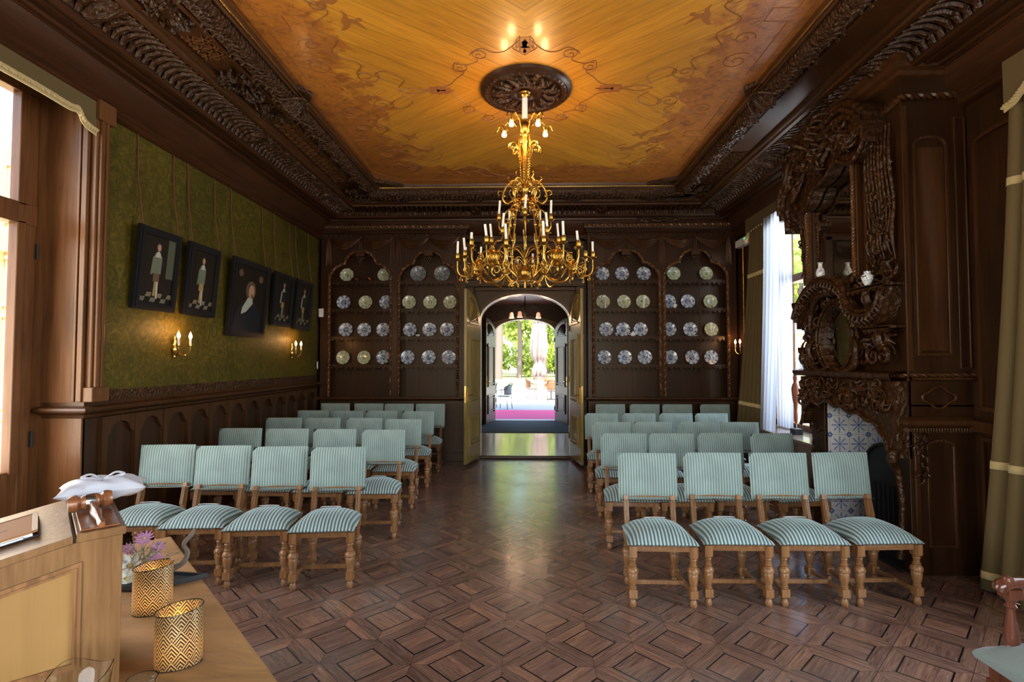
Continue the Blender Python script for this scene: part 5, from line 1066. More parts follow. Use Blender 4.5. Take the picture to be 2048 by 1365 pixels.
# ================================================================ TABLE CORNER
e1 = np.array([.727, .686]); e2 = np.array([.686, -.727]); C0 = np.array([-1.83, 2.70])
TB = lambda s, t, z: (*(C0+e2*s-e1*t), z)           # s along the edge, t inwards
tb = thing('table', tuple(TB(1.0, .5, 0)), 'long table under an ochre cloth, standing diagonally in the left foreground', 'table')
mb = MB().prism([(0.02, .02), (2.0, .02), (2.0, .93), (.02, .93)], lambda a, b, q: TB(a, b, q), .72, .752); build('table_top', mb, M['lectern'], tb, smooth=0)
for a, b in ((.1, .1), (1.9, .1), (1.9, .85), (.1, .85)): build('leg', MB().prism([(a-.025, b-.025), (a+.025, b-.025), (a+.025, b+.025), (a-.025, b+.025)], lambda a, b, q: TB(a, b, q), 0, .72), M['lectern'], tb, smooth=0)
def cloth_mat():
    m, nt, b = mat('ochre_tablecloth'); tc = N(nt, 'TexCoord'); n = N(nt, 'TexNoise', i={'Scale': 3.5, 'Detail': 4, 'Distortion': .6}); mp = N(nt, 'Mapping'); mp.inputs['Scale'].default_value = (1, 3.2, 1); mp.inputs['Rotation'].default_value = (0, 0, R(-35)); L(nt, tc.outputs['Object'], mp.inputs[0]); L(nt, mp.outputs[0], n.inputs[0])
    L(nt, ramp(nt, n.outputs[0], [(.3, (.27, .130, .032)), (.7, (.40, .205, .058))]), b.inputs['Base Color']); b.inputs['Roughness'].default_value = .66; b.inputs['Sheen Weight'].default_value = .05; b.inputs['Specular IOR Level'].default_value = .3
    bp = N(nt, 'Bump', i={'Strength': .35, 'Distance': .03}); L(nt, n.outputs[0], bp.inputs['Height']); L(nt, bp.outputs[0], b.inputs['Normal']); return m
cl = MB(); O = [(0, 0), (2.02, 0), (2.02, .95), (0, .95)]; Pc = []
for i in range(4):
    a, b = np.array(O[i]), np.array(O[(i+1) % 4]); n_ = 24
    for k in range(n_): Pc.append(a+(b-a)*k/n_)
n_ = len(Pc); cen = np.array([1.01, .475]); V = []
for lev, (z, o_) in enumerate(((.760, -.012), (.757, 0), (.74, .006), (.5, .02), (.25, .03), (.05, .035))):
    for i, p in enumerate(Pc):
        d = p-cen; nrm = np.array([np.sign(d[0]) if abs(abs(d[0])-1.01) < .02 else 0, np.sign(d[1]) if abs(abs(d[1])-.475) < .02 else 0]); wv = .02*math.sin(i*1.15)*max(0, lev-1)/4
        q = p+nrm*(o_+wv); V.append(TB(q[0], q[1], z))
Fc = [(l*n_+i, l*n_+(i+1) % n_, (l+1)*n_+(i+1) % n_, (l+1)*n_+i) for l in range(5) for i in range(n_)]+[tuple(range(n_))]
cl.add(V, Fc); tag(build('tablecloth', cl, cloth_mat(), smooth=60), 'ochre cloth draped over the diagonal table in the left foreground', 'tablecloth')
# ---- lectern (local frame: X back towards the reader, Y away from us, Z up)
LC = np.array([-1.063, 1.38]); lt = thing('lectern', (LC[0], LC[1], .762), 'oak table lectern with sloping lid and inset side panel, left foreground', 'lectern')
lt['_local'] = 1; Mx = Matrix(((-e1[0], -e2[0], 0), (-e1[1], -e2[1], 0), (0, 0, 1))).to_4x4()
lt.rotation_euler = (0, 0, math.atan2(-e1[1], -e1[0]))   # local X -> -e1 ; local Y then is +90deg
sY = 1 if np.dot([-sin(lt.rotation_euler[2]), cos(lt.rotation_euler[2])], -e2) > 0 else -1
W_ = .46; zt = lambda s: .468 if s < .096 else .466-(s-.096)*.20
LF = lambda s, z, w: (s, sY*w, z)
def lp(O, w0, w1, m, nm, **k): return build(nm, MB().prism(O, LF, w0, w1), M[m], lt, smooth=0, **k)
side_O = [(0, .001), (.52, .001), (.52, zt(.52)-.02), (.096, .446), (0, .448)]
lp(side_O, .0, W_, 'lectern', 'body', bevel=.003)
fr_ = MB()
def lstrip(mb, O, w, w0, w1):
    c = np.mean(O, axis=0); I = []
    n_ = len(O)
    for i in range(n_):
        a, b, d = np.array(O[i-1]), np.array(O[i]), np.array(O[(i+1) % n_]); u = (b-a)/np.linalg.norm(b-a); v = (d-b)/np.linalg.norm(d-b); nu = np.array([-u[1], u[0]]); nv = np.array([-v[1], v[0]]); k = nu+nv; k = k/(k@nu); I.append(tuple(b+k*w))
    return mb.strip(O+[O[0]], I+[I[0]], LF, w0, w1), I
PO = [(.083, .135), (.47, .135), (.47, zt(.47)-.075), (.083, zt(.10)-.068)]
_, I1 = lstrip(fr_, PO, .010, -.006, .002); _, I2 = lstrip(fr_, I1, .006, -.010, .002)
build('panel_moulding', fr_, M['chairwood'], lt, smooth=0)
lp(I2, -.004, .002, 'lectern_panel', 'inset_panel', label='smooth pale inset panel')
lp([(.102, .446), (.53, zt(.53)-.022), (.53, zt(.53)), (.102, zt(.102))], -.006, W_+.006, 'lectern', 'lid', bevel=.002)
lp([(-.006, .448), (.096, .446), (.096, .468), (-.006, .470)], -.006, W_+.006, 'lectern', 'front_shelf', bevel=.002)
build('shelf_tray', MB().prism([(.006, .4702), (.088, .469), (.088, .474), (.006, .4752)], LF, .01, W_-.02), M['gavelwood'], lt, smooth=0, bevel=.002)
lm = Matrix.Translation((LC[0], LC[1], .762)) @ Matrix.Rotation(lt.rotation_euler[2], 4, 'Z')
def LW(s, w, z): return lm @ Vector(LF(s, z, w))
# folder on the lid
sl = math.atan(.20)
fo = bpy.data.objects.new('ceremony_folder', None); COL.objects.link(fo); fo.parent = None
fo.matrix_world = lm @ Matrix.Translation(LF(.165, zt(.165)+.002, .10)) @ Matrix.Rotation(sl, 4, 'Y'); fo['_local'] = 1
tag(fo, 'brown covered folder with loose white pages lying on the lectern lid', 'folder')
FB = lambda mb, x0, x1, y0, y1, z0, z1: mb.box(x0, x1, min(sY*y0, sY*y1), max(sY*y0, sY*y1), z0, z1)
build('back_cover', FB(MB(), 0, .30, 0, .22, .0, .004), plain('black_leather', (.015, .014, .02), .4), fo, smooth=0, bevel=.002)
build('pages', FB(MB(), .012, .29, .006, .205, .004, .012).join(FB(MB(), .03, .29, -.004, .2, .005, .009)), M['paper'], fo, smooth=0)
build('front_cover', FB(MB(), .0, .30, .0, .215, .012, .0165), plain('tan_leather', (.34, .135, .036), .6, bump=.15, bscale=300, spec=.2), fo, smooth=0, bevel=.002)
build('cover_edge', FB(FB(FB(MB(), .0, .012, .0, .215, .0165, .018), .29, .30, .0, .215, .0165, .018), .0, .30, .205, .215, .0165, .018), plain('dark_leather', (.10, .045, .02), .4), fo, smooth=0)
build('cover_label', FB(MB(), .17, .235, .075, .105, .0166, .0172), M['paper'], fo, smooth=0); build('cover_lettering', FB(FB(FB(MB(), .06, .095, .095, .098, .0166, .0172), .10, .125, .095, .098, .0166, .0172), .13, .15, .095, .098, .0166, .0172), plain('dark_foil', (.12, .05, .02), .5), fo, smooth=0)
# gavel
g0 = Vector(at(181, 1003, z=1.262)); gd = Vector((e1[0], e1[1], .05)).normalized()
gv = thing('gavel', tuple(g0), 'polished red-brown wooden gavel with a bright band, lying on the lectern shelf', 'gavel'); rot_q = gd.to_track_quat('Z', 'Y')
gm = Matrix.Translation(g0) @ rot_q.to_matrix().to_4x4()
hp = [(.001, -.052), (.020, -.050), (.024, -.040), (.024, -.030), (.016, -.022), (.020, -.016), (.0205, .016), (.016, .022), (.024, .030), (.024, .040), (.020, .050), (.001, .052)]
build('gavel_head', MB().lathe(hp, (0, 0, 0), 24).xf(gm), M['gavelwood'], gv, smooth=40)
build('gavel_band', MB().lathe([(.0212, -.011), (.0216, -.009), (.0216, .009), (.0212, .011)], (0, 0, 0), 24).xf(gm), M['steel'], gv, smooth=40, label='bright metal band')
h1 = Vector(at(204, 1050, z=1.248)); hv = np.array(h1)-np.array(g0)
build('gavel_handle', MB().tube([np.array(g0)+hv*k for k in np.linspace(.05, 1, 12)], [.006, .008, .006, .010, .013, .012, .009, .006, .010, .007], 12), M['gavelwood'], gv, smooth=50)
# ring cushion
cu = thing('ring_cushion', tuple(LW(.02, .335, .476)), 'small white satin cushion on the lectern top behind the gavel', 'cushion'); cu.rotation_euler = (0, 0, R(38)); cu['_local'] = 1
def pil(u, v, s):
    a, b = 2*u-1, 2*v-1; px_ = a*.112*(1-.10*(1-b*b)*0+.0)*(1-.10*(1-abs(a))*0); k = 1-.13*(b*b)*(1-abs(a)**3)*0
    x = a*(.112-.014*(1-b*b)*abs(a)**2); y = b*(.080-.012*(1-a*a)*b*b); h = ((1-abs(a)**2.4)*(1-abs(b)**2.4))**.5; dent = .012*math.exp(-(a*a+b*b)*14)
    return (x, y, .036+s*(.034*h-(dent if s > 0 else 0))+.004*math.sin(a*9+b*5)*h)
cb = MB().grid(lambda u, v: pil(u, v, 1), 22, 16).grid(lambda u, v: pil(u, v, -1), 22, 16)
satin = plain('white_satin', (.52, .52, .55), .40); build('cushion_body', cb, satin, cu, smooth=80)
rb = MB()
for q in (-1, 1): rb.tube(cr([(0, 0, .060), (q*.03, .012, .078), (q*.05, -.006, .074), (q*.02, -.014, .066), (0, 0, .062)]), .006, 6, sq=.4)
rb.tube(cr([(0, 0, .062), (-.03, -.04, .058), (-.05, -.07, .05)]), .004, 5, sq=.4)
build('ribbon', rb, satin, cu, smooth=60)
# candle holders
def holder_mat():
    m, nt, b = mat('gold_chevron_glass'); tc = N(nt, 'TexCoord'); sp = N(nt, 'SeparateXYZ'); L(nt, tc.outputs['Object'], sp.inputs[0])
    an = mth(nt, 'ARCTAN2', mth(nt, 'MULTIPLY', sp.outputs[1], 1.55), sp.outputs[0]); u = mth(nt, 'MULTIPLY', an, 9/(2*pi)); v = mth(nt, 'MULTIPLY', sp.outputs[2], 1/.058)
    a = mth(nt, 'ADD', u, v); c = mth(nt, 'SUBTRACT', v, u); fa = mth(nt, 'FRACT', mth(nt, 'ADD', a, 20)); fc = mth(nt, 'FRACT', mth(nt, 'ADD', c, 20)); mn = mth(nt, 'MAXIMUM', fa, fc)
    st_ = mth(nt, 'FRACT', mth(nt, 'MULTIPLY', mn, 5.0)); gold = mth(nt, 'MULTIPLY', mth(nt, 'GREATER_THAN', st_, .5), mth(nt, 'GREATER_THAN', mth(nt, 'MINIMUM', fa, fc), .04))
    out = nt.nodes['Material Output']; L(nt, mix(nt, gold, (.02, .015, .01), (.74, .56, .27)), b.inputs['Base Color']); L(nt, mth(nt, 'MULTIPLY', gold, .8), b.inputs['Metallic']); b.inputs['Roughness'].default_value = .28
    tl = N(nt, 'BsdfTranslucent', i={'Color': (1, .80, .50, 1)}); ms = N(nt, 'MixShader'); L(nt, mth(nt, 'MULTIPLY', gold, .16), ms.inputs[0]); L(nt, b.outputs[0], ms.inputs[1]); L(nt, tl.outputs[0], ms.inputs[2]); L(nt, ms.outputs[0], out.inputs[0]); return m
hm = holder_mat(); rimm = plain('dark_rim', (.05, .035, .015), .25, .6)
def holder(loc, rz, r, h, label):
    t = thing('candle_holder', loc, label, 'candle holder', 'gold patterned candle holders', rz); t['_local'] = 1; rx, ry = r, r*.68
    top_ = lambda a: h+.006*cos(a)+.004*sin(a)
    def wall(k): return lambda u, v: (rx*k*cos(2*pi*u), ry*k*sin(2*pi*u), .004+(top_(2*pi*u)-.004)*v)
    build('glass_sleeve', MB().grid(wall(1), 48, 10, closeu=True), hm, t, smooth=80)
    build('rim', MB().tube([(rx*cos(a), ry*sin(a), top_(a)) for a in np.linspace(0, 2*pi, 49)], .0016, 6), rimm, t)
    build('base', MB().lathe([(.001, .001), (1.01*rx, .001), (1.01*rx, .008), (.001, .008)], (0, 0, 0), 40, sy=.62), M['black'], t, smooth=30)
    build('tealight', MB().lathe([(.02, .008), (.02, .026), (.018, .026), (.001, .024)], (0, 0, 0), 18), M['candle'], t, smooth=40)
    build('flame', flame(MB(), (0, 0, .026), .55), plain('candle_flame', (1, .7, .3), .5, emit=(1, .55, .18), es=30), t)
    l = bpy.data.lights.new('flame_light', 'POINT'); l.energy = .16; l.color = (1, .68, .38); l.shadow_soft_size = .012; lo_ = bpy.data.objects.new('flame_light', l); COL.objects.link(lo_); lo_.parent = t; lo_.location = (0, 0, .085)
holder((-1.345, 1.895, .761), R(20), .063, .165, 'gold chevron candle holder further from us, next to the flowers')
holder((-1.035, 1.575, .761), R(24), .063, .165, 'gold chevron candle holder nearest us on the ochre tablecloth')
# glasses
gl = [(.034, .0), (.036, .003), (.033, .03), (.040, .09), (.058, .155), (.0635, .20), (.0615, .20), (.056, .155), (.037, .09), (.029, .035), (.001, .03)]
mbv = MB().lathe(gl, (0, 0, 0), 40); mbv.v = [(x, y, z+(.010*math.sin(3*math.atan2(y, x))*(z/.2)**2)) for x, y, z in mbv.v]
o = build('glass_vase', mbv, M['tumbler'], smooth=60); o.location = (-1.01, 1.19, .762); tag(o, 'clear glass vase with a wavy rim in front of the lectern panel', 'vase')
o = build('water_glass', MB().lathe([(.025, 0), (.031, .004), (.030, .02), (.035, .122), (.033, .122), (.027, .02), (.001, .016)], (0, 0, 0), 10), M['tumbler'], smooth=20); o.location = (-.945, 1.30, .762); tag(o, 'small faceted clear tumbler at the bottom edge below the candle holders', 'glass')
# flower arrangement
ft = thing('flower_arrangement', (-1.58, 2.13, .762), 'flower arrangement in a dark slate dish beside the candle holder', 'flowers'); ft['_local'] = 1; ft.scale = (.76, .76, .72)
ds = MB(); DP = [(-.30, -.02), (-.16, -.09), (.08, -.10), (.20, -.04), (.32, .06), (.16, .08), (-.10, .09), (-.26, .06)]
build('slate_dish', ds.prism(DP, lambda a, b, q: (a, b, q), .001, .012).strip(DP+[DP[0]], [(a*1.08, b*1.12) for a, b in DP+[DP[0]]], lambda a, b, q: (a, b, q), .010, .03), plain('dark_slate', (.035, .04, .045), .5), ft, smooth=0)
build('driftwood', MB().tube(cr([(-.15, -.05, .03), (-.02, .02, .05), (.12, .03, .05), (.21, .05, .09), (.235, .06, .15), (.22, .05, .20), (.25, .07, .25), (.26, .08, .28)]), [.012, .018, .016, .014, .011, .012, .006], 8), plain('grey_driftwood', (.24, .19, .14), .85, bump=.8, bscale=70), ft, smooth=60)
pink = plain('pink_petals', (.62, .30, .48), .6); whp = plain('white_petals', (.80, .78, .66), .55); grn = plain('dusty_green_leaf', (.13, .17, .10), .7); yel = plain('flower_centre', (.6, .45, .12), .7)
def blossom(c, r, m, n, seed, cup=.5):
    q = random.Random(seed); mb = MB(); ax = Vector((q.uniform(.1, .7), q.uniform(-.8, -.2), q.uniform(.3, .9))).normalized(); Q = Matrix.Translation(c) @ ax.to_track_quat('Z', 'Y').to_matrix().to_4x4()
    for lay in range(2 if n > 8 else 1):
        for k in range(n):
            a = 2*pi*k/n+lay*.3+q.uniform(-.1, .1); rr_ = r*(1-.25*lay); w = r*(1.9/n if n > 8 else .42)
            def pf(u, v, a=a, rr_=rr_, w=w): y = (v-.5)*2*w*math.sin(pi*min(.98, u*.85+.1)); x = u*rr_; return (x*cos(a)-y*sin(a), x*sin(a)+y*cos(a), rr_*cup*u*u+lay*.004)
            mb.grid(pf, 4, 2)
    mb.xf(Q); b = build('blossom', mb, m, ft, smooth=60, solid=.0012); build('flower_centre', MB().ball((0, 0, .003), r*.2, 8, 5).xf(Q), yel, b)
P_ = [((.02, .02, .24), .048, pink, 13), ((.12, -.02, .135), .045, pink, 13), ((.09, .03, .19), .038, pink, 12), ((-.08, .04, .17), .04, pink, 12), ((0, -.05, .115), .058, whp, 6), ((.0, -.075, .055), .05, whp, 6), ((-.11, -.03, .10), .055, whp, 6), ((-.16, .02, .07), .045, pink, 12)]
for i, (c, r, m, n) in enumerate(P_): blossom(c, r, m, n, i+3, .25 if n > 8 else .7)
gs = MB(); q = random.Random(4)
for i in range(46):
    a = q.uniform(0, 6.28); r = q.uniform(.05, .16); h = q.uniform(.08, .24); bx, by = q.uniform(-.10, .08), q.uniform(-.03, .03)
    P = cr([(bx, by, .02), (bx+r*.4*cos(a), by+r*.4*sin(a), h*.7), (bx+r*cos(a), by+r*.8*sin(a), h)], 4); gs.tube(P, [.0022, .0012], 4)
    for p in P[3::2]: gs.ball(p, .006, 5, 3, sz=.6)
build('foliage', gs, grn, ft)
# ================================================================ ARMCHAIR, right edge
am = plain('red_mahogany', (.085, .020, .010), .18, coat=.7); am_w = wood('mahogany', (.05, .014, .008), (.17, .055, .028), rough=.2, coat=.7)
ac = thing('armchair', (2.32, 2.08, 0), 'dark red polished armchair with pale green velvet seat at the right edge', 'armchair')
def s2(u, v): a, b = 2*u-1, 2*v-1; e = .02*(a**10+b**10); return (2.20+a*.27, 2.06+b*.27, .455+.045*(1-abs(a)**2.6)*(1-abs(b)**2.6)-e)
velv = plain('pale_green_velvet', (.20, .25, .215), .75, sheen=.35, bump=.3, bscale=14)
sc_m = dome_cushion(MB(), .56, .56, -.28, .28, .40, .46, .075); sc_m.v = [(x+2.20, y+2.06, z) for x, y, z in sc_m.v]; build('seat', sc_m, velv, ac, smooth=60)
build('seat_rail', MB().box(1.95, 2.45, 1.81, 2.31, .31, .385), am_w, ac, smooth=0, bevel=.006)
for x in (1.975, 2.43):
    for y in (1.835, 2.285): build('leg', MB().box(x-.03, x+.03, y-.03, y+.03, .24, .33).lathe([(.022, .24), (.030, .22), (.020, .19), (.033, .15), (.024, .08), (.018, .05), (.028, .025), (.022, 0)], (x, y, 0), 14), am_w, ac, smooth=40)
for y, n in ((2.285, 'arm'), (1.835, 'arm')):
    post = [(.030, .455), (.030, .475), (.024, .485), (.028, .50), (.026, .53), (.017, .60), (.014, .63), (.022, .64), (.015, .65), (.020, .665), (.030, .675)]
    a_ = build(n, MB().lathe(post, (2.03, y, 0), 16).tube(cr([(1.985, y, .70), (2.0, y, .725), (2.06, y, .735), (2.25, y, .72), (2.47, y, .735)]), [.026, .03, .026, .024, .024], 10).box(2.0, 2.06, y-.028, y+.028, .675, .715), am_w, ac, smooth=40)
    build('finial', MB().lathe([(.018, .735), (.026, .745), (.020, .76), (.001, .768)], (2.02, y, 0), 14), am_w, a_, smooth=40)
build('backrest', MB().box(2.44, 2.50, 1.82, 2.30, .62, 1.12), velv, ac, smooth=0, bevel=.02)
bp_ = MB()
for y in (1.81, 2.31): bp_.box(2.45, 2.49, y-.022, y+.022, .33, 1.16)
build('back_frame', bp_.box(2.45, 2.49, 1.8, 2.32, 1.12, 1.18), am_w, ac, smooth=0, bevel=.006)
# ================================================================ CHANDELIER
cc = np.array([0.0, 4.86]); ch = thing('chandelier', (cc[0], cc[1], 4.2), 'large gilt chandelier with ivory candles hanging from the carved ceiling rose', 'chandelier')
def pc(r, a, z): return (cc[0]+r*cos(a), cc[1]+r*sin(a), z)
def lat(nm, prof, m='gilt', n=20, par=None): return build(nm, MB().lathe(prof, (cc[0], cc[1], 0), n), M[m], par or ch, smooth=45)
lat('ceiling_cup', [(.001, 4.19), (.05, 4.19), (.058, 4.175), (.045, 4.165), (.05, 4.15), (.03, 4.135), (.012, 4.13)], 'brass')
lat('upper_tube', [(.026, 3.93), (.026, 4.13)], 'candle'); lat('upper_ball', [(.02, 3.76), (.026, 3.78), (.020, 3.79), (.040, 3.81), (.050, 3.845), (.046, 3.875), (.03, 3.90), (.034, 3.92), (.026, 3.93)])
lat('stem', [(.012, 2.55), (.018, 2.58), (.024, 2.60), (.012, 2.63), (.010, 2.80), (.020, 2.82), (.012, 2.84), (.009, 2.92), (.012, 2.94), (.040, 2.955), (.045, 2.965), (.018, 2.98), (.014, 3.0), (.022, 3.06), (.030, 3.075), (.030, 3.09), (.075, 3.115), (.080, 3.13), (.070, 3.145), (.045, 3.165), (.030, 3.20), (.026, 3.26), (.034, 3.27), (.020, 3.29), (.030, 3.36), (.034, 3.45), (.027, 3.55), (.018, 3.62), (.02, 3.76)])
lat('bowl_rim', [(.078, 3.122), (.090, 3.13), (.078, 3.14)])
bd_ = MB()
for k in range(18): bd_.ball(pc(.084, k*2*pi/18, 3.118), .011, 6, 4)
for k in range(9): bd_.lathe([(.001, -.03), (.008, -.02), (.005, -.008), (.009, 0)], pc(.055, k*2*pi/9, 3.09), 6)
build('bowl_beads', bd_, M['gilt'], ch)
for k in range(6):                               # flaring rods with scrolls at the top and knobs halfway
    a = k*pi/3+.3; mb = MB(); mb.tube(cr([pc(.036, a, 3.27), pc(.034, a, 3.40), pc(.044, a, 3.55), pc(.060, a, 3.68), pc(.052, a, 3.78)]), .005, 6)
    for i in range(9): mb.ball(pc(.0355+.0016*i, a, 3.34+.025*i), .0085, 6, 4)
    S = spiral((.115, 3.655), .045, -2.6, -1.15, 20, .3); mb.tube([pc(.055, a, 3.56)]+[pc(r, a, z) for r, z in S], [.005, .008, .004], 6)
    mb.tube(cr([pc(.10, a, 3.70), pc(.14, a, 3.685), pc(.16, a, 3.65), pc(.15, a, 3.63)]), [.006, .004], 5); mb.ball(pc(.118, a, 3.65), .011, 6, 4)
    build('flaring_rod', mb, M['gilt'], ch)
for k in range(5):                               # little flower lamps
    a = -pi/2+(k+.5)*2*pi/5; mb = MB(); P = cr([pc(.04, a, 3.79), pc(.09, a, 3.90), pc(.15, a, 3.935), pc(.20, a, 3.90), pc(.205, a, 3.86)]); mb.tube(P, .005, 6); rope(mb, P[6:18], .010, .014)
    for q in range(6): aa = q*pi/3; c_ = pc(.205, a, 3.86); mb.tube([c_, (c_[0]+.02*cos(aa), c_[1]+.02*sin(aa), c_[2]-.012), (c_[0]+.038*cos(aa), c_[1]+.038*sin(aa), c_[2]+.012-.02*(q % 2))], [.004, .010, .002], 5)
    mb.tube(cr([pc(.19, a, 3.89), pc(.25, a, 3.90), pc(.275, a, 3.86), pc(.29, a, 3.85)]), [.004, .008, .003], 5)
    ar = build('lamp_arm', mb, M['gilt'], ch)
    c_ = pc(.205, a, 3.84); build('lamp_bulb', MB().lathe([(.001, -.052), (.020, -.045), (.025, -.028), (.016, -.008), (.010, .01)], c_, 12), M['bulb2'], ar)
    l = bpy.data.lights.new('lamp_light', 'POINT'); l.energy = 4.4; l.color = (1, .56, .22); l.shadow_soft_size = .025; lo_ = bpy.data.objects.new('lamp_light', l); COL.objects.link(lo_); lo_.parent = ch; lo_.location = (c_[0]-cc[0], c_[1]-cc[1], c_[2]-.085-4.2)
for k in range(6):                               # scroll crown
    a = k*pi/3+.0; mb = MB(); sq_ = .6
    mb.tube(cr([pc(.03, a, 3.31), pc(.06, a, 3.345), pc(.10, a, 3.33), pc(.105, a, 3.28), pc(.07, a, 3.27), pc(.06, a, 3.30)]), [.006, .008, .004], 6)
    mb.tube(cr([pc(.06, a, 3.34), pc(.13, a, 3.335), pc(.19, a, 3.26), pc(.205, a, 3.18), pc(.17, a, 3.13), pc(.12, a, 3.15), pc(.07, a, 3.16)]), [.006, .010, .007, .006], 6)
    mb.tube(cr([pc(.13, a, 3.33), pc(.16, a, 3.365), pc(.145, a, 3.39)]), [.006, .003], 5); mb.tube(cr([pc(.195, a, 3.24), pc(.24, a, 3.25), pc(.25, a, 3.22), pc(.23, a, 3.205)]), [.007, .004], 5); mb.tube(cr([pc(.10, a, 3.28), pc(.14, a, 3.25), pc(.13, a, 3.19), pc(.08, a, 3.18)]), .005, 5)
    mb.ball(pc(.15, a, 3.31), .012, 6, 4); mb.ball(pc(.19, a, 3.20), .010, 6, 4)
    build('crown_scroll', mb, M['gilt'], ch)
for k in range(5):                               # cage bars from the bowl to the lower ring
    a = -pi/2+(k+.5)*2*pi/5; mb = MB()
    mb.tube(cr([pc(.07, a, 3.11), pc(.12, a, 3.06), pc(.15, a, 2.96), pc(.165, a, 2.86), pc(.185, a, 2.76), pc(.20, a, 2.62), pc(.19, a, 2.50), pc(.14, a, 2.42), pc(.10, a, 2.40)]), [.009, .010, .008, .009, .008], 7)
    mb.tube(cr([pc(.09, a, 3.09), pc(.17, a, 3.08), pc(.22, a, 3.02), pc(.20, a, 2.96), pc(.165, a, 2.97), pc(.175, a, 3.0), pc(.19, a, 2.995)]), [.006, .009, .005], 6)
    for z in (3.04, 2.9, 2.75, 2.6): mb.ball(pc({3.04: .13, 2.9: .16, 2.75: .187, 2.6: .2}[z], a, z), .014, 7, 5)
    mb.tube(cr([pc(.11, a, 2.41), pc(.14, a, 2.385), pc(.13, a, 2.36), pc(.11, a, 2.365)]), [.007, .004], 5)
    mb.tube(cr([pc(.01, a, 2.62), pc(.07, a, 2.70), pc(.14, a, 2.70), pc(.19, a, 2.66)]), [.005, .007, .005], 6); mb.tube(cr([pc(.01, a, 2.56), pc(.06, a, 2.61), pc(.13, a, 2.60), pc(.17, a, 2.52)]), .005, 5)
    mb.tube([pc(r, a, z) for r, z in spiral((.10, 2.53), .04, 2.2, 1.2, 16, .3)], .005, 5)
    build('cage_bar', mb, M['gilt'], ch)
lr = MB().tube([pc(.10, t, 2.40) for t in np.linspace(0, 2*pi, 33)], .009, 6).tube([pc(.105, t, 2.42) for t in np.linspace(0, 2*pi, 33)], .004, 5).tube([pc(.0, 0, 2.62), pc(0, 0, 2.34)], .008, 7).lathe([(.001, 2.33), (.01, 2.345), (.006, 2.36)], (cc[0], cc[1], 0), 8)
build('lower_ring', lr, M['gilt'], ch, smooth=50); lat('centre_ball', [(.001, 2.42), (.03, 2.44), (.045, 2.475), (.04, 2.51), (.02, 2.53), (.014, 2.55)])
def candle_arm(P, top_, rs, hgt, nm='candle_arm', wid=[.006, .008, .006], extra=None):
    mb = MB().tube(cr(P), wid, 6); x, y, z = top_
    mb.lathe([(.004, -.02), (.012, -.008), (.034, 0), (.037, .005), (.033, .008), (.014, .010), (.018, .022), (.020, .045), (.017, .052), (.017, .060), (.012, .062)], (x, y, z), 14)
    if extra: extra(mb)
    a = build(nm, mb, M['gilt'], ch, smooth=50); tl = rs.uniform(-.012, .012)
    if hgt > .015: build('candle', MB().tube([(x, y, z+.055), (x+tl, y+tl*.6, z+.055+hgt)], .0105, 10), M['candle'], a, smooth=40)
    return a
rs = random.Random(11)
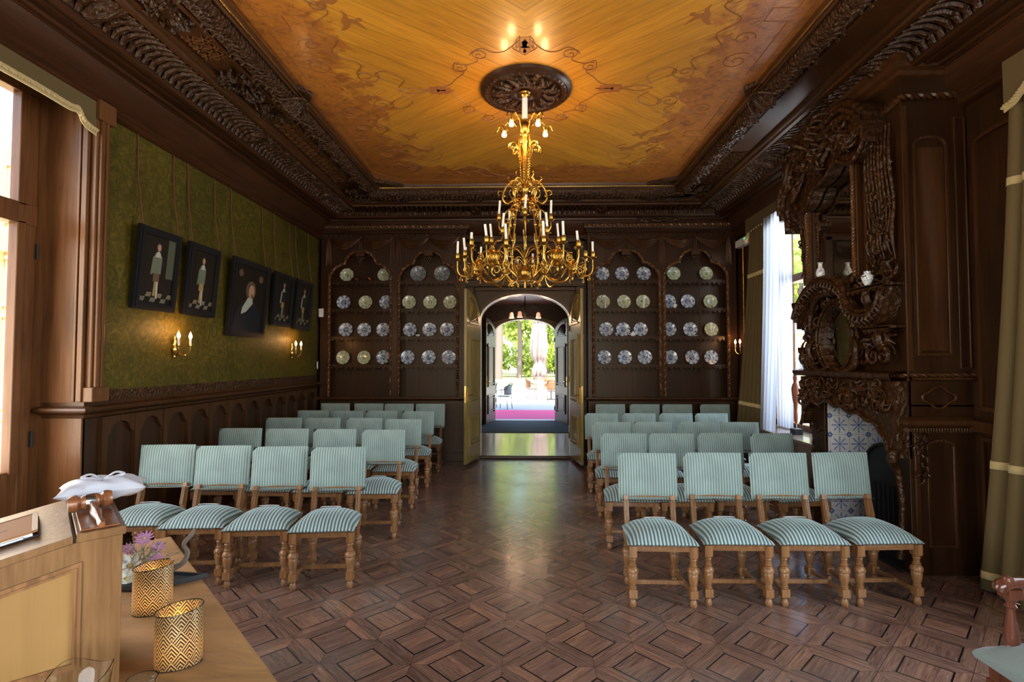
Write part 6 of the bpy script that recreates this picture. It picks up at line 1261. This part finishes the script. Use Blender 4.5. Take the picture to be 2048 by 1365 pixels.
for k in range(5):
    a = pi/2+k*2*pi/5; R0 = .475; zb = 2.56; c_ = np.array(pc(R0, a, zb)); mb = MB()
    mb.lathe([(.001, -.135), (.007, -.125), (.012, -.105), (.008, -.098), (.020, -.092), (.034, -.088), (.020, -.082), (.014, -.068), (.028, -.060), (.048, -.03), (.052, 0), (.046, .030), (.026, .050), (.016, .058), (.022, .07), (.010, .085)], tuple(c_), 18)
    for q in range(8): aa = q*pi/4; mb.tube([(c_[0]+.05*cos(aa)*s_, c_[1]+.05*sin(aa)*s_, zb+z) for s_, z in ((.5, -.055), (1.05, -.01), (.98, .025), (.4, .06))], [.003, .006, .003], 4)
    build('cluster_ball', mb, M['gilt'], ch, smooth=50)
    mb = MB(); mb.tube(cr([pc(.19, a, 2.56), pc(.22, a, 2.47), pc(.30, a, 2.425), pc(.36, a, 2.46), pc(.40, a, 2.52), pc(.43, a, 2.545)]), [.007, .010, .009, .007], 7)
    mb.tube([pc(r, a, z) for r, z in spiral((.285, 2.52), .055, -1.4, 1.3, 20, .25)], [.007, .006, .004], 5); mb.tube(cr([pc(.19, a, 2.66), pc(.25, a, 2.70), pc(.33, a, 2.68), pc(.40, a, 2.62), pc(.45, a, 2.61)]), [.006, .008, .006], 6)
    for s in (-1, 1):
        mb.tube(cr([pc(.20, a+s*.15, 2.50), pc(.26, a+s*.35, 2.40), pc(.34, a+s*.42, 2.385), pc(.40, a+s*.30, 2.44), pc(.43, a+s*.1, 2.52)]), [.006, .012, .010, .006], 6)
        mb.tube([pc(r, a+s*.22, z) for r, z in spiral((.34, 2.60), .05, 2, -1.2*s, 16, .3)], .005, 5)
    build('branch', mb, M['gilt'], ch, smooth=50)
    for d in (-75, -25, 25, 75):
        b_ = a+R(d); u = np.array([cos(b_), sin(b_), 0]); q_ = c_+u*.195; zz_ = 2.625+rs.uniform(-.015, .015)
        P = [c_+u*.04+[0, 0, -.02], c_+u*.085+[0, 0, -.085], c_+u*.15+[0, 0, -.09], c_+u*.19+[0, 0, -.04], q_*[1, 1, 0]+[0, 0, zz_]]
        def ex(mb, c_=c_, u=u): 
            mb.tube([tuple(c_+u*x+[0, 0, z]) for x, z in spiral((.115, -.02), .04, 1, 1.4, 16, .25)], .0045, 5); mb.tube(cr([c_+u*.16+[0, 0, -.09], c_+u*.17+[0, 0, -.13], c_+u*.145+[0, 0, -.135], c_+u*.15+[0, 0, -.115]]), [.006, .003], 5); mb.ball(c_+u*.12+[0, 0, -.095], .010, 6, 4)
        candle_arm(P, (q_[0], q_[1], zz_), rs, rs.choice([.0, .05, .07, .10, .12, .13]), extra=ex)
    P = [c_+[0, 0, .07], pc(.42, a, 2.70), pc(.36, a, 2.72), pc(.335, a, 2.76)]; candle_arm(P, pc(.335, a, 2.78), rs, .13, 'upper_candle_arm')
    a2 = a+pi/5; P = [pc(.165, a2, 2.80), pc(.20, a2, 2.82), pc(.245, a2, 2.88), pc(.25, a2, 2.93)]; mbx = lambda mb: mb.tube(cr([pc(.16, a2, 2.88), pc(.165, a2, 2.80), pc(.20, a2, 2.72), pc(.19, a2, 2.66)]), .005, 5)
    candle_arm(P, pc(.25, a2, 2.95), rs, .13, 'upper_candle_arm', extra=mbx)
# ================================================================ VESTIBULE LAMP
VL = (0.0, 11.0); vt = thing('pendant_lamp', (VL[0], VL[1], 3.12), 'dark scrolled pendant lamp with frosted glass shades hanging in the vestibule', 'lamp')
iron = plain('dark_iron', (.02, .017, .013), .5, .4); mb = MB().tube([(0, 11, 3.12), (0, 11, 2.55)], .010, 8).lathe([(.001, 2.50), (.02, 2.52), (.03, 2.55), (.02, 2.60), (.035, 2.64), (.015, 2.68)], (0, 11, 0), 12).lathe([(.06, 3.12), (.05, 3.09), (.01, 3.07)], (0, 11, 0), 14)
build('lamp_frame', mb, iron, vt, smooth=50)
for k, (dx, dy) in enumerate(((-.28, -.06), (-.105, -.30), (.28, -.05))):
    u = np.array([dx, dy]); mb = MB().tube(cr([(0, 11, 2.62), (dx*.4, 11+dy*.4, 2.76), (dx*.85, 11+dy*.85, 2.78), (dx, 11+dy, 2.70), (dx, 11+dy, 2.66)]), .008, 6)
    for s in (.35, .7): mb.tube([(dx*(s+.3*(x-0)), 11+dy*(s+.3*x), 2.80+z) for x, z in spiral((0, 0), .06, 0, 1.3, 14)], .005, 5)
    a_ = build('lamp_arm', mb, iron, vt)
    l = bpy.data.lights.new('shade_light', 'POINT'); l.energy = 4; l.color = (1, .62, .36); l.shadow_soft_size = .03; lo_ = bpy.data.objects.new('shade_light', l); COL.objects.link(lo_); lo_.parent = vt; lo_.location = (dx, dy, 2.50-3.12)
    build('glass_shade', MB().lathe([(.018, .10), (.03, .09), (.042, .06), (.045, .02), (.058, -.02), (.055, -.02), (.040, .02), (.03, .08)], (dx, 11+dy, 2.56), 18, cap=False), M['frost'], a_, smooth=50)
# ================================================================ OUTSIDE
gz = -.05
pv = plain('pale_paving', (.62, .60, .56), .8)
struct('ground', MB().box(-60, 60, 14.2, 31, -.3, gz).box(-60, -4.1, -25, 14.2, -.3, gz).box(4.1, 60, -25, 14.2, -.3, gz).box(-4.1, 4.1, -25, -3.6, -.3, gz), pv, smooth=0)
def grass_mat():
    m, nt, b = mat('dry_lawn'); tc = N(nt, 'TexCoord'); n = N(nt, 'TexNoise', i={'Scale': .5, 'Detail': 6}); L(nt, tc.outputs['Object'], n.inputs[0])
    L(nt, ramp(nt, n.outputs[0], [(.35, (.22, .25, .07)), (.65, (.50, .42, .20))]), b.inputs['Base Color']); b.inputs['Roughness'].default_value = .9; return m
lw_ = tag(build('lawn', MB().box(-60, 60, 31, 130, -.3, -.03), grass_mat(), smooth=0), 'dry sunlit lawn beyond the forecourt', 'lawn'); lw_['kind'] = 'structure'
for k in ('label', 'category'): del lw_[k]
tag(build('entrance_carpet', MB().box(-1.35, 1.35, 14.22, 17.9, gz, gz+.015), plain('magenta_carpet', (.50, .035, .13), .85), smooth=0), 'long magenta carpet outside the entrance arch', 'carpet')
tag(build('shaded_paving_strip', MB().box(-8, 8, 18.1, 20.4, gz, gz+.01), plain('shade_grey_paving', (.30, .31, .33), .8), smooth=0), 'paving strip coloured grey for the house shade, between the carpet and forecourt', 'paving')  # shade of the house put into the colour of this strip
# furled parasol
pa = thing('parasol', (.58, 21.8, gz), 'furled cream parasol on a white pole in the forecourt', 'parasol'); pa['_local'] = 1
build('pole', MB().tube([(0, 0, .05), (0, 0, 3.3)], .035, 10), M['plastic'], pa); build('base', MB().box(-.2, .2, -.2, .2, 0, .07), plain('concrete', (.5, .5, .48), .8), pa, smooth=0)
def fur(u, v):
    a = 2*pi*u; z = 3.35-2.30*v; r = np.interp(v, [0, .08, .25, .5, .66, .72, .78, .9, 1.0], [.10, .22, .27, .31, .26, .13, .17, .26, .20]); r *= 1+.24*math.sin(8*a+3*v); return (r*cos(a), r*sin(a), z+.05*math.sin(8*a)*v)
build('canopy', MB().grid(fur, 64, 26, closeu=True), plain('cream_canvas', (.27, .20, .175), .8), pa, smooth=70, solid=.01)
build('top_cap', MB().lathe([(.12, 3.25), (.24, 3.32), (.16, 3.42), (.02, 3.48)], (0, 0, 0), 16), M['paper'], pa, smooth=40)
rat = plain('rattan', (.20, .09, .035), .6); gw = plain('green_wicker', (.12, .16, .14), .6); bl_ = plain('dark_tube_frame', (.04, .03, .03), .4)
def terrace_chair(wick, frm, label, grp):
    t = thing('terrace_chair', (0, 0, 0), label, 'chair', grp)
    fs = MB()
    for x, y in ((-.21, -.2), (.21, -.2), (-.2, .2), (.2, .2)): fs.tube([(x*1.1, y*1.15, 0), (x, y, .44)], .014, 6)
    build('frame', fs.tube(cr([(-.21, -.2, .44), (-.24, -.15, .64), (-.23, .15, .70), (-.15, .26, .86), (0, .29, .90), (.15, .26, .86), (.23, .15, .70), (.24, -.15, .64), (.21, -.2, .44)]), .014, 6), frm, t)
    build('seat', MB().lathe([(.001, .43), (.22, .43), (.23, .445), (.22, .46), (.001, .46)], (0, 0, 0), 18), wick, t)
    build('backrest', MB().grid(lambda u, v: (.21*sin((u-.5)*pi*1.05), .06+.21*cos((u-.5)*pi*.9), .50+.36*v*(1-.25*abs(2*u-1)**2)), 14, 5), wick, t, solid=.012); return t
c1 = terrace_chair(gw, bl_, 'green wicker terrace chair furthest left outside the entrance', 'green wicker terrace chairs'); c1.location = (-1.30, 18.95, gz+.012); c1.rotation_euler = (0, 0, R(-70))
c2 = copy_tree(c1); c2.location = (-.74, 18.25, gz+.012); c2.rotation_euler = (0, 0, R(-110)); c2['label'] = 'green wicker terrace chair next to the open left entrance door, nearer the carpet'
c3 = terrace_chair(rat, rat, 'rattan terrace chair just left of the parasol pole', 'rattan terrace chairs'); c3.location = (.30, 22.9, gz); c3.rotation_euler = (0, 0, R(80))
for x, y, r, l in ((1.12, 21.55, 170, 'rattan terrace chair in front, right of the parasol pole'), (1.75, 22.6, -70, 'rattan terrace chair furthest right in the forecourt'), (1.1, 23.75, 10, 'rattan terrace chair furthest back behind the round table')):
    c = copy_tree(c3); c.location = (x, y, gz); c.rotation_euler = (0, 0, R(r)); c['label'] = l
tt = thing('terrace_table', (1.12, 22.65, gz), 'round white terrace table among the rattan chairs', 'table'); tt['_local'] = 1
build('table_top', MB().lathe([(.001, .72), (.36, .72), (.36, .75), (.001, .75)], (0, 0, 0), 24), M['paper'], tt, smooth=30); build('pedestal', MB().lathe([(.2, 0), (.2, .03), (.03, .05), (.03, .72)], (0, 0, 0), 14), bl_, tt, smooth=30)
# trees
def leafm(n, a, b):
    m, nt, bs_ = mat(n); out = nt.nodes['Material Output']; tc = N(nt, 'TexCoord'); nz = N(nt, 'TexNoise', i={'Scale': .9, 'Detail': 2}); L(nt, tc.outputs['Object'], nz.inputs[0]); c = mix(nt, mth(nt, 'MULTIPLY_ADD', nz.outputs[0], 3, -1, clamp=True), a, b)
    d = N(nt, 'BsdfDiffuse'); t = N(nt, 'BsdfTranslucent'); ms = N(nt, 'MixShader', i={0: .45}); L(nt, c, d.inputs[0]); L(nt, c, t.inputs[0]); L(nt, d.outputs[0], ms.inputs[1]); L(nt, t.outputs[0], ms.inputs[2]); L(nt, ms.outputs[0], out.inputs[0]); return m
lf = [leafm('leaf_a', (.16, .26, .04), (.46, .56, .09)), leafm('leaf_b', (.22, .32, .08), (.60, .66, .18))]; bark = plain('bark', (.13, .10, .085), .9, bump=.6, bscale=8)
def tree(x, y, h, r, low, n, m, label, tr=.2, name='tree', grp='trees beyond the lawn', ls=.22):
    t = thing(name, (x, y, -.05), label, 'tree' if name == 'tree' else 'shrub', grp); q = np.random.default_rng(int(abs(x*100)+y)); V = np.zeros((n, 4, 3))
    d = q.normal(size=(n, 3)); d /= np.linalg.norm(d, axis=1)[:, None]; rad = (q.random(n)**.45)[:, None]; c = d*rad*[r, r, (h-low)/2]*(1+.25*np.sin(d[:, :1]*5+d[:, 2:]*7))+[x, y, low+(h-low)/2]
    u = q.normal(size=(n, 3)); u /= np.linalg.norm(u, axis=1)[:, None]; v = np.cross(u, q.normal(size=(n, 3))); v /= np.linalg.norm(v, axis=1)[:, None]; s = (ls*(.6+.8*q.random(n)))[:, None]
    for i, (p, w_) in enumerate(((-1, -.5), (1, -.5), (.8, .5), (-.8, .5))): V[:, i] = c+u*s*p+v*s*w_
    mb = MB(); mb.v = [tuple(p) for p in V.reshape(-1, 3)]; mb.f = [(4*i, 4*i+1, 4*i+2, 4*i+3) for i in range(n)]
    build('foliage', mb, m, t, smooth=0)
    if tr: build('trunk', MB().tube(cr([(x, y, -.05), (x+.1, y, h*.35), (x-.1, y+.1, h*.8)]), [tr*1.2, tr, tr*.5], 10), bark, t, smooth=60)
spec = [(-7.2, 57, 13, 2.8, 1.5, 0), (-3.6, 66, 15, 2.9, 1.5, 1), (-.6, 57, 12, 2.8, 2, 1), (2.9, 66, 16, 2.9, 1.5, 0), (5.8, 57, 13, 2.8, 2, 1), (9.4, 66, 14, 2.9, 2, 0)]
for i, (x, y, h, r, low, m) in enumerate(spec):
    tree(x, y, h, r, low, 2600, lf[m], f'leafy green tree beyond the lawn, number {["one", "two", "three", "four", "five", "six"][i]} from the left through the doorway', .25)
tree(-2.35, 46, 14, 1.7, 6.5, 1500, lf[1], 'tall tree with a bare grey trunk at the left edge of the doorway view', .32); tree(1.25, 44, 15, 1.7, 7.0, 1500, lf[0], 'tall tree with a thick trunk just behind the furled parasol', .50); tree(-.55, 49, 9, 1.0, 5.0, 500, lf[1], 'thin dark-stemmed young tree in the middle of the doorway view', .22)
for i, x in enumerate((-6.6, -3.3, 0, 3.3, 6.6)): tree(x, 52.4, 3.4, 1.62, 0, 1600, lf[(i+1) % 2], f'low bush at the lawn edge, {["first", "second", "third", "fourth", "fifth"][i]} from the left', 0, 'bush', 'bushes at the lawn edge', .16)
tree(19.5, 36, 11, 4.5, 2.5, 2600, lf[1], 'leafy tree seen through the rear right window', .3); tree(24, 50, 14, 6, 2, 2600, lf[0], 'taller tree further off through the rear right window', .3)
gh = thing('garden_house', (15.6, 29, gz), 'low cream house with grey window seen through the rear right window', 'house')
crm = plain('cream_render', (.62, .50, .26), .8); build('wall', MB().box(13.4, 18, 27.5, 31, gz, 3.0), crm, gh, smooth=0); build('roof', MB().prism([(13.0, 3.0), (18.4, 3.0), (15.7, 4.3)], lambda a, z, q: (a, q, z), 27.2, 31.3), plain('slate_roof', (.2, .2, .21), .7), gh, smooth=0)
wdw = build('window', MB().box(14.1, 14.9, 27.46, 27.5, .9, 2.1), plain('grey_window_frame', (.3, .34, .36), .5), gh, smooth=0); build('pane', MB().box(14.15, 14.85, 27.45, 27.46, .95, 2.05), plain('dark_pane', (.06, .08, .10), .1), wdw, smooth=0)
# cream garden wing seen through the left window
wg = thing('garden_wing', (-6.6, 7.2, gz), 'cream panelled garden wing seen through the left window', 'building')
wgm = plain('cream_panelling', (.66, .47, .22), .6); wtr = plain('pale_pilaster', (.74, .62, .42), .6)
build('wall', MB().box(-10, -4.05, 7.0, 7.3, gz, 4.6), wgm, wg, smooth=0)
pf = MB(); H_ = lambda a, z, t: (a, 7.0-t, z)
for a in np.arange(-9.9, -4.6, .62):
    for (z0, z1) in ((.1, .9), (1.0, 2.3), (2.4, 3.1), (3.55, 4.4)): raised(pf, H_, a, a+.52, z0, z1, .05, .03)
build('wall_panels', pf, wgm, wg, smooth=0)
for a in (-8.9, -7.35, -6.62): build('pilaster', MB().box(a, a+.2, 6.86, 7.0, gz, 4.6).box(a-.05, a+.25, 6.82, 7.0, 3.15, 3.45), wtr, wg, smooth=0, bevel=.01)
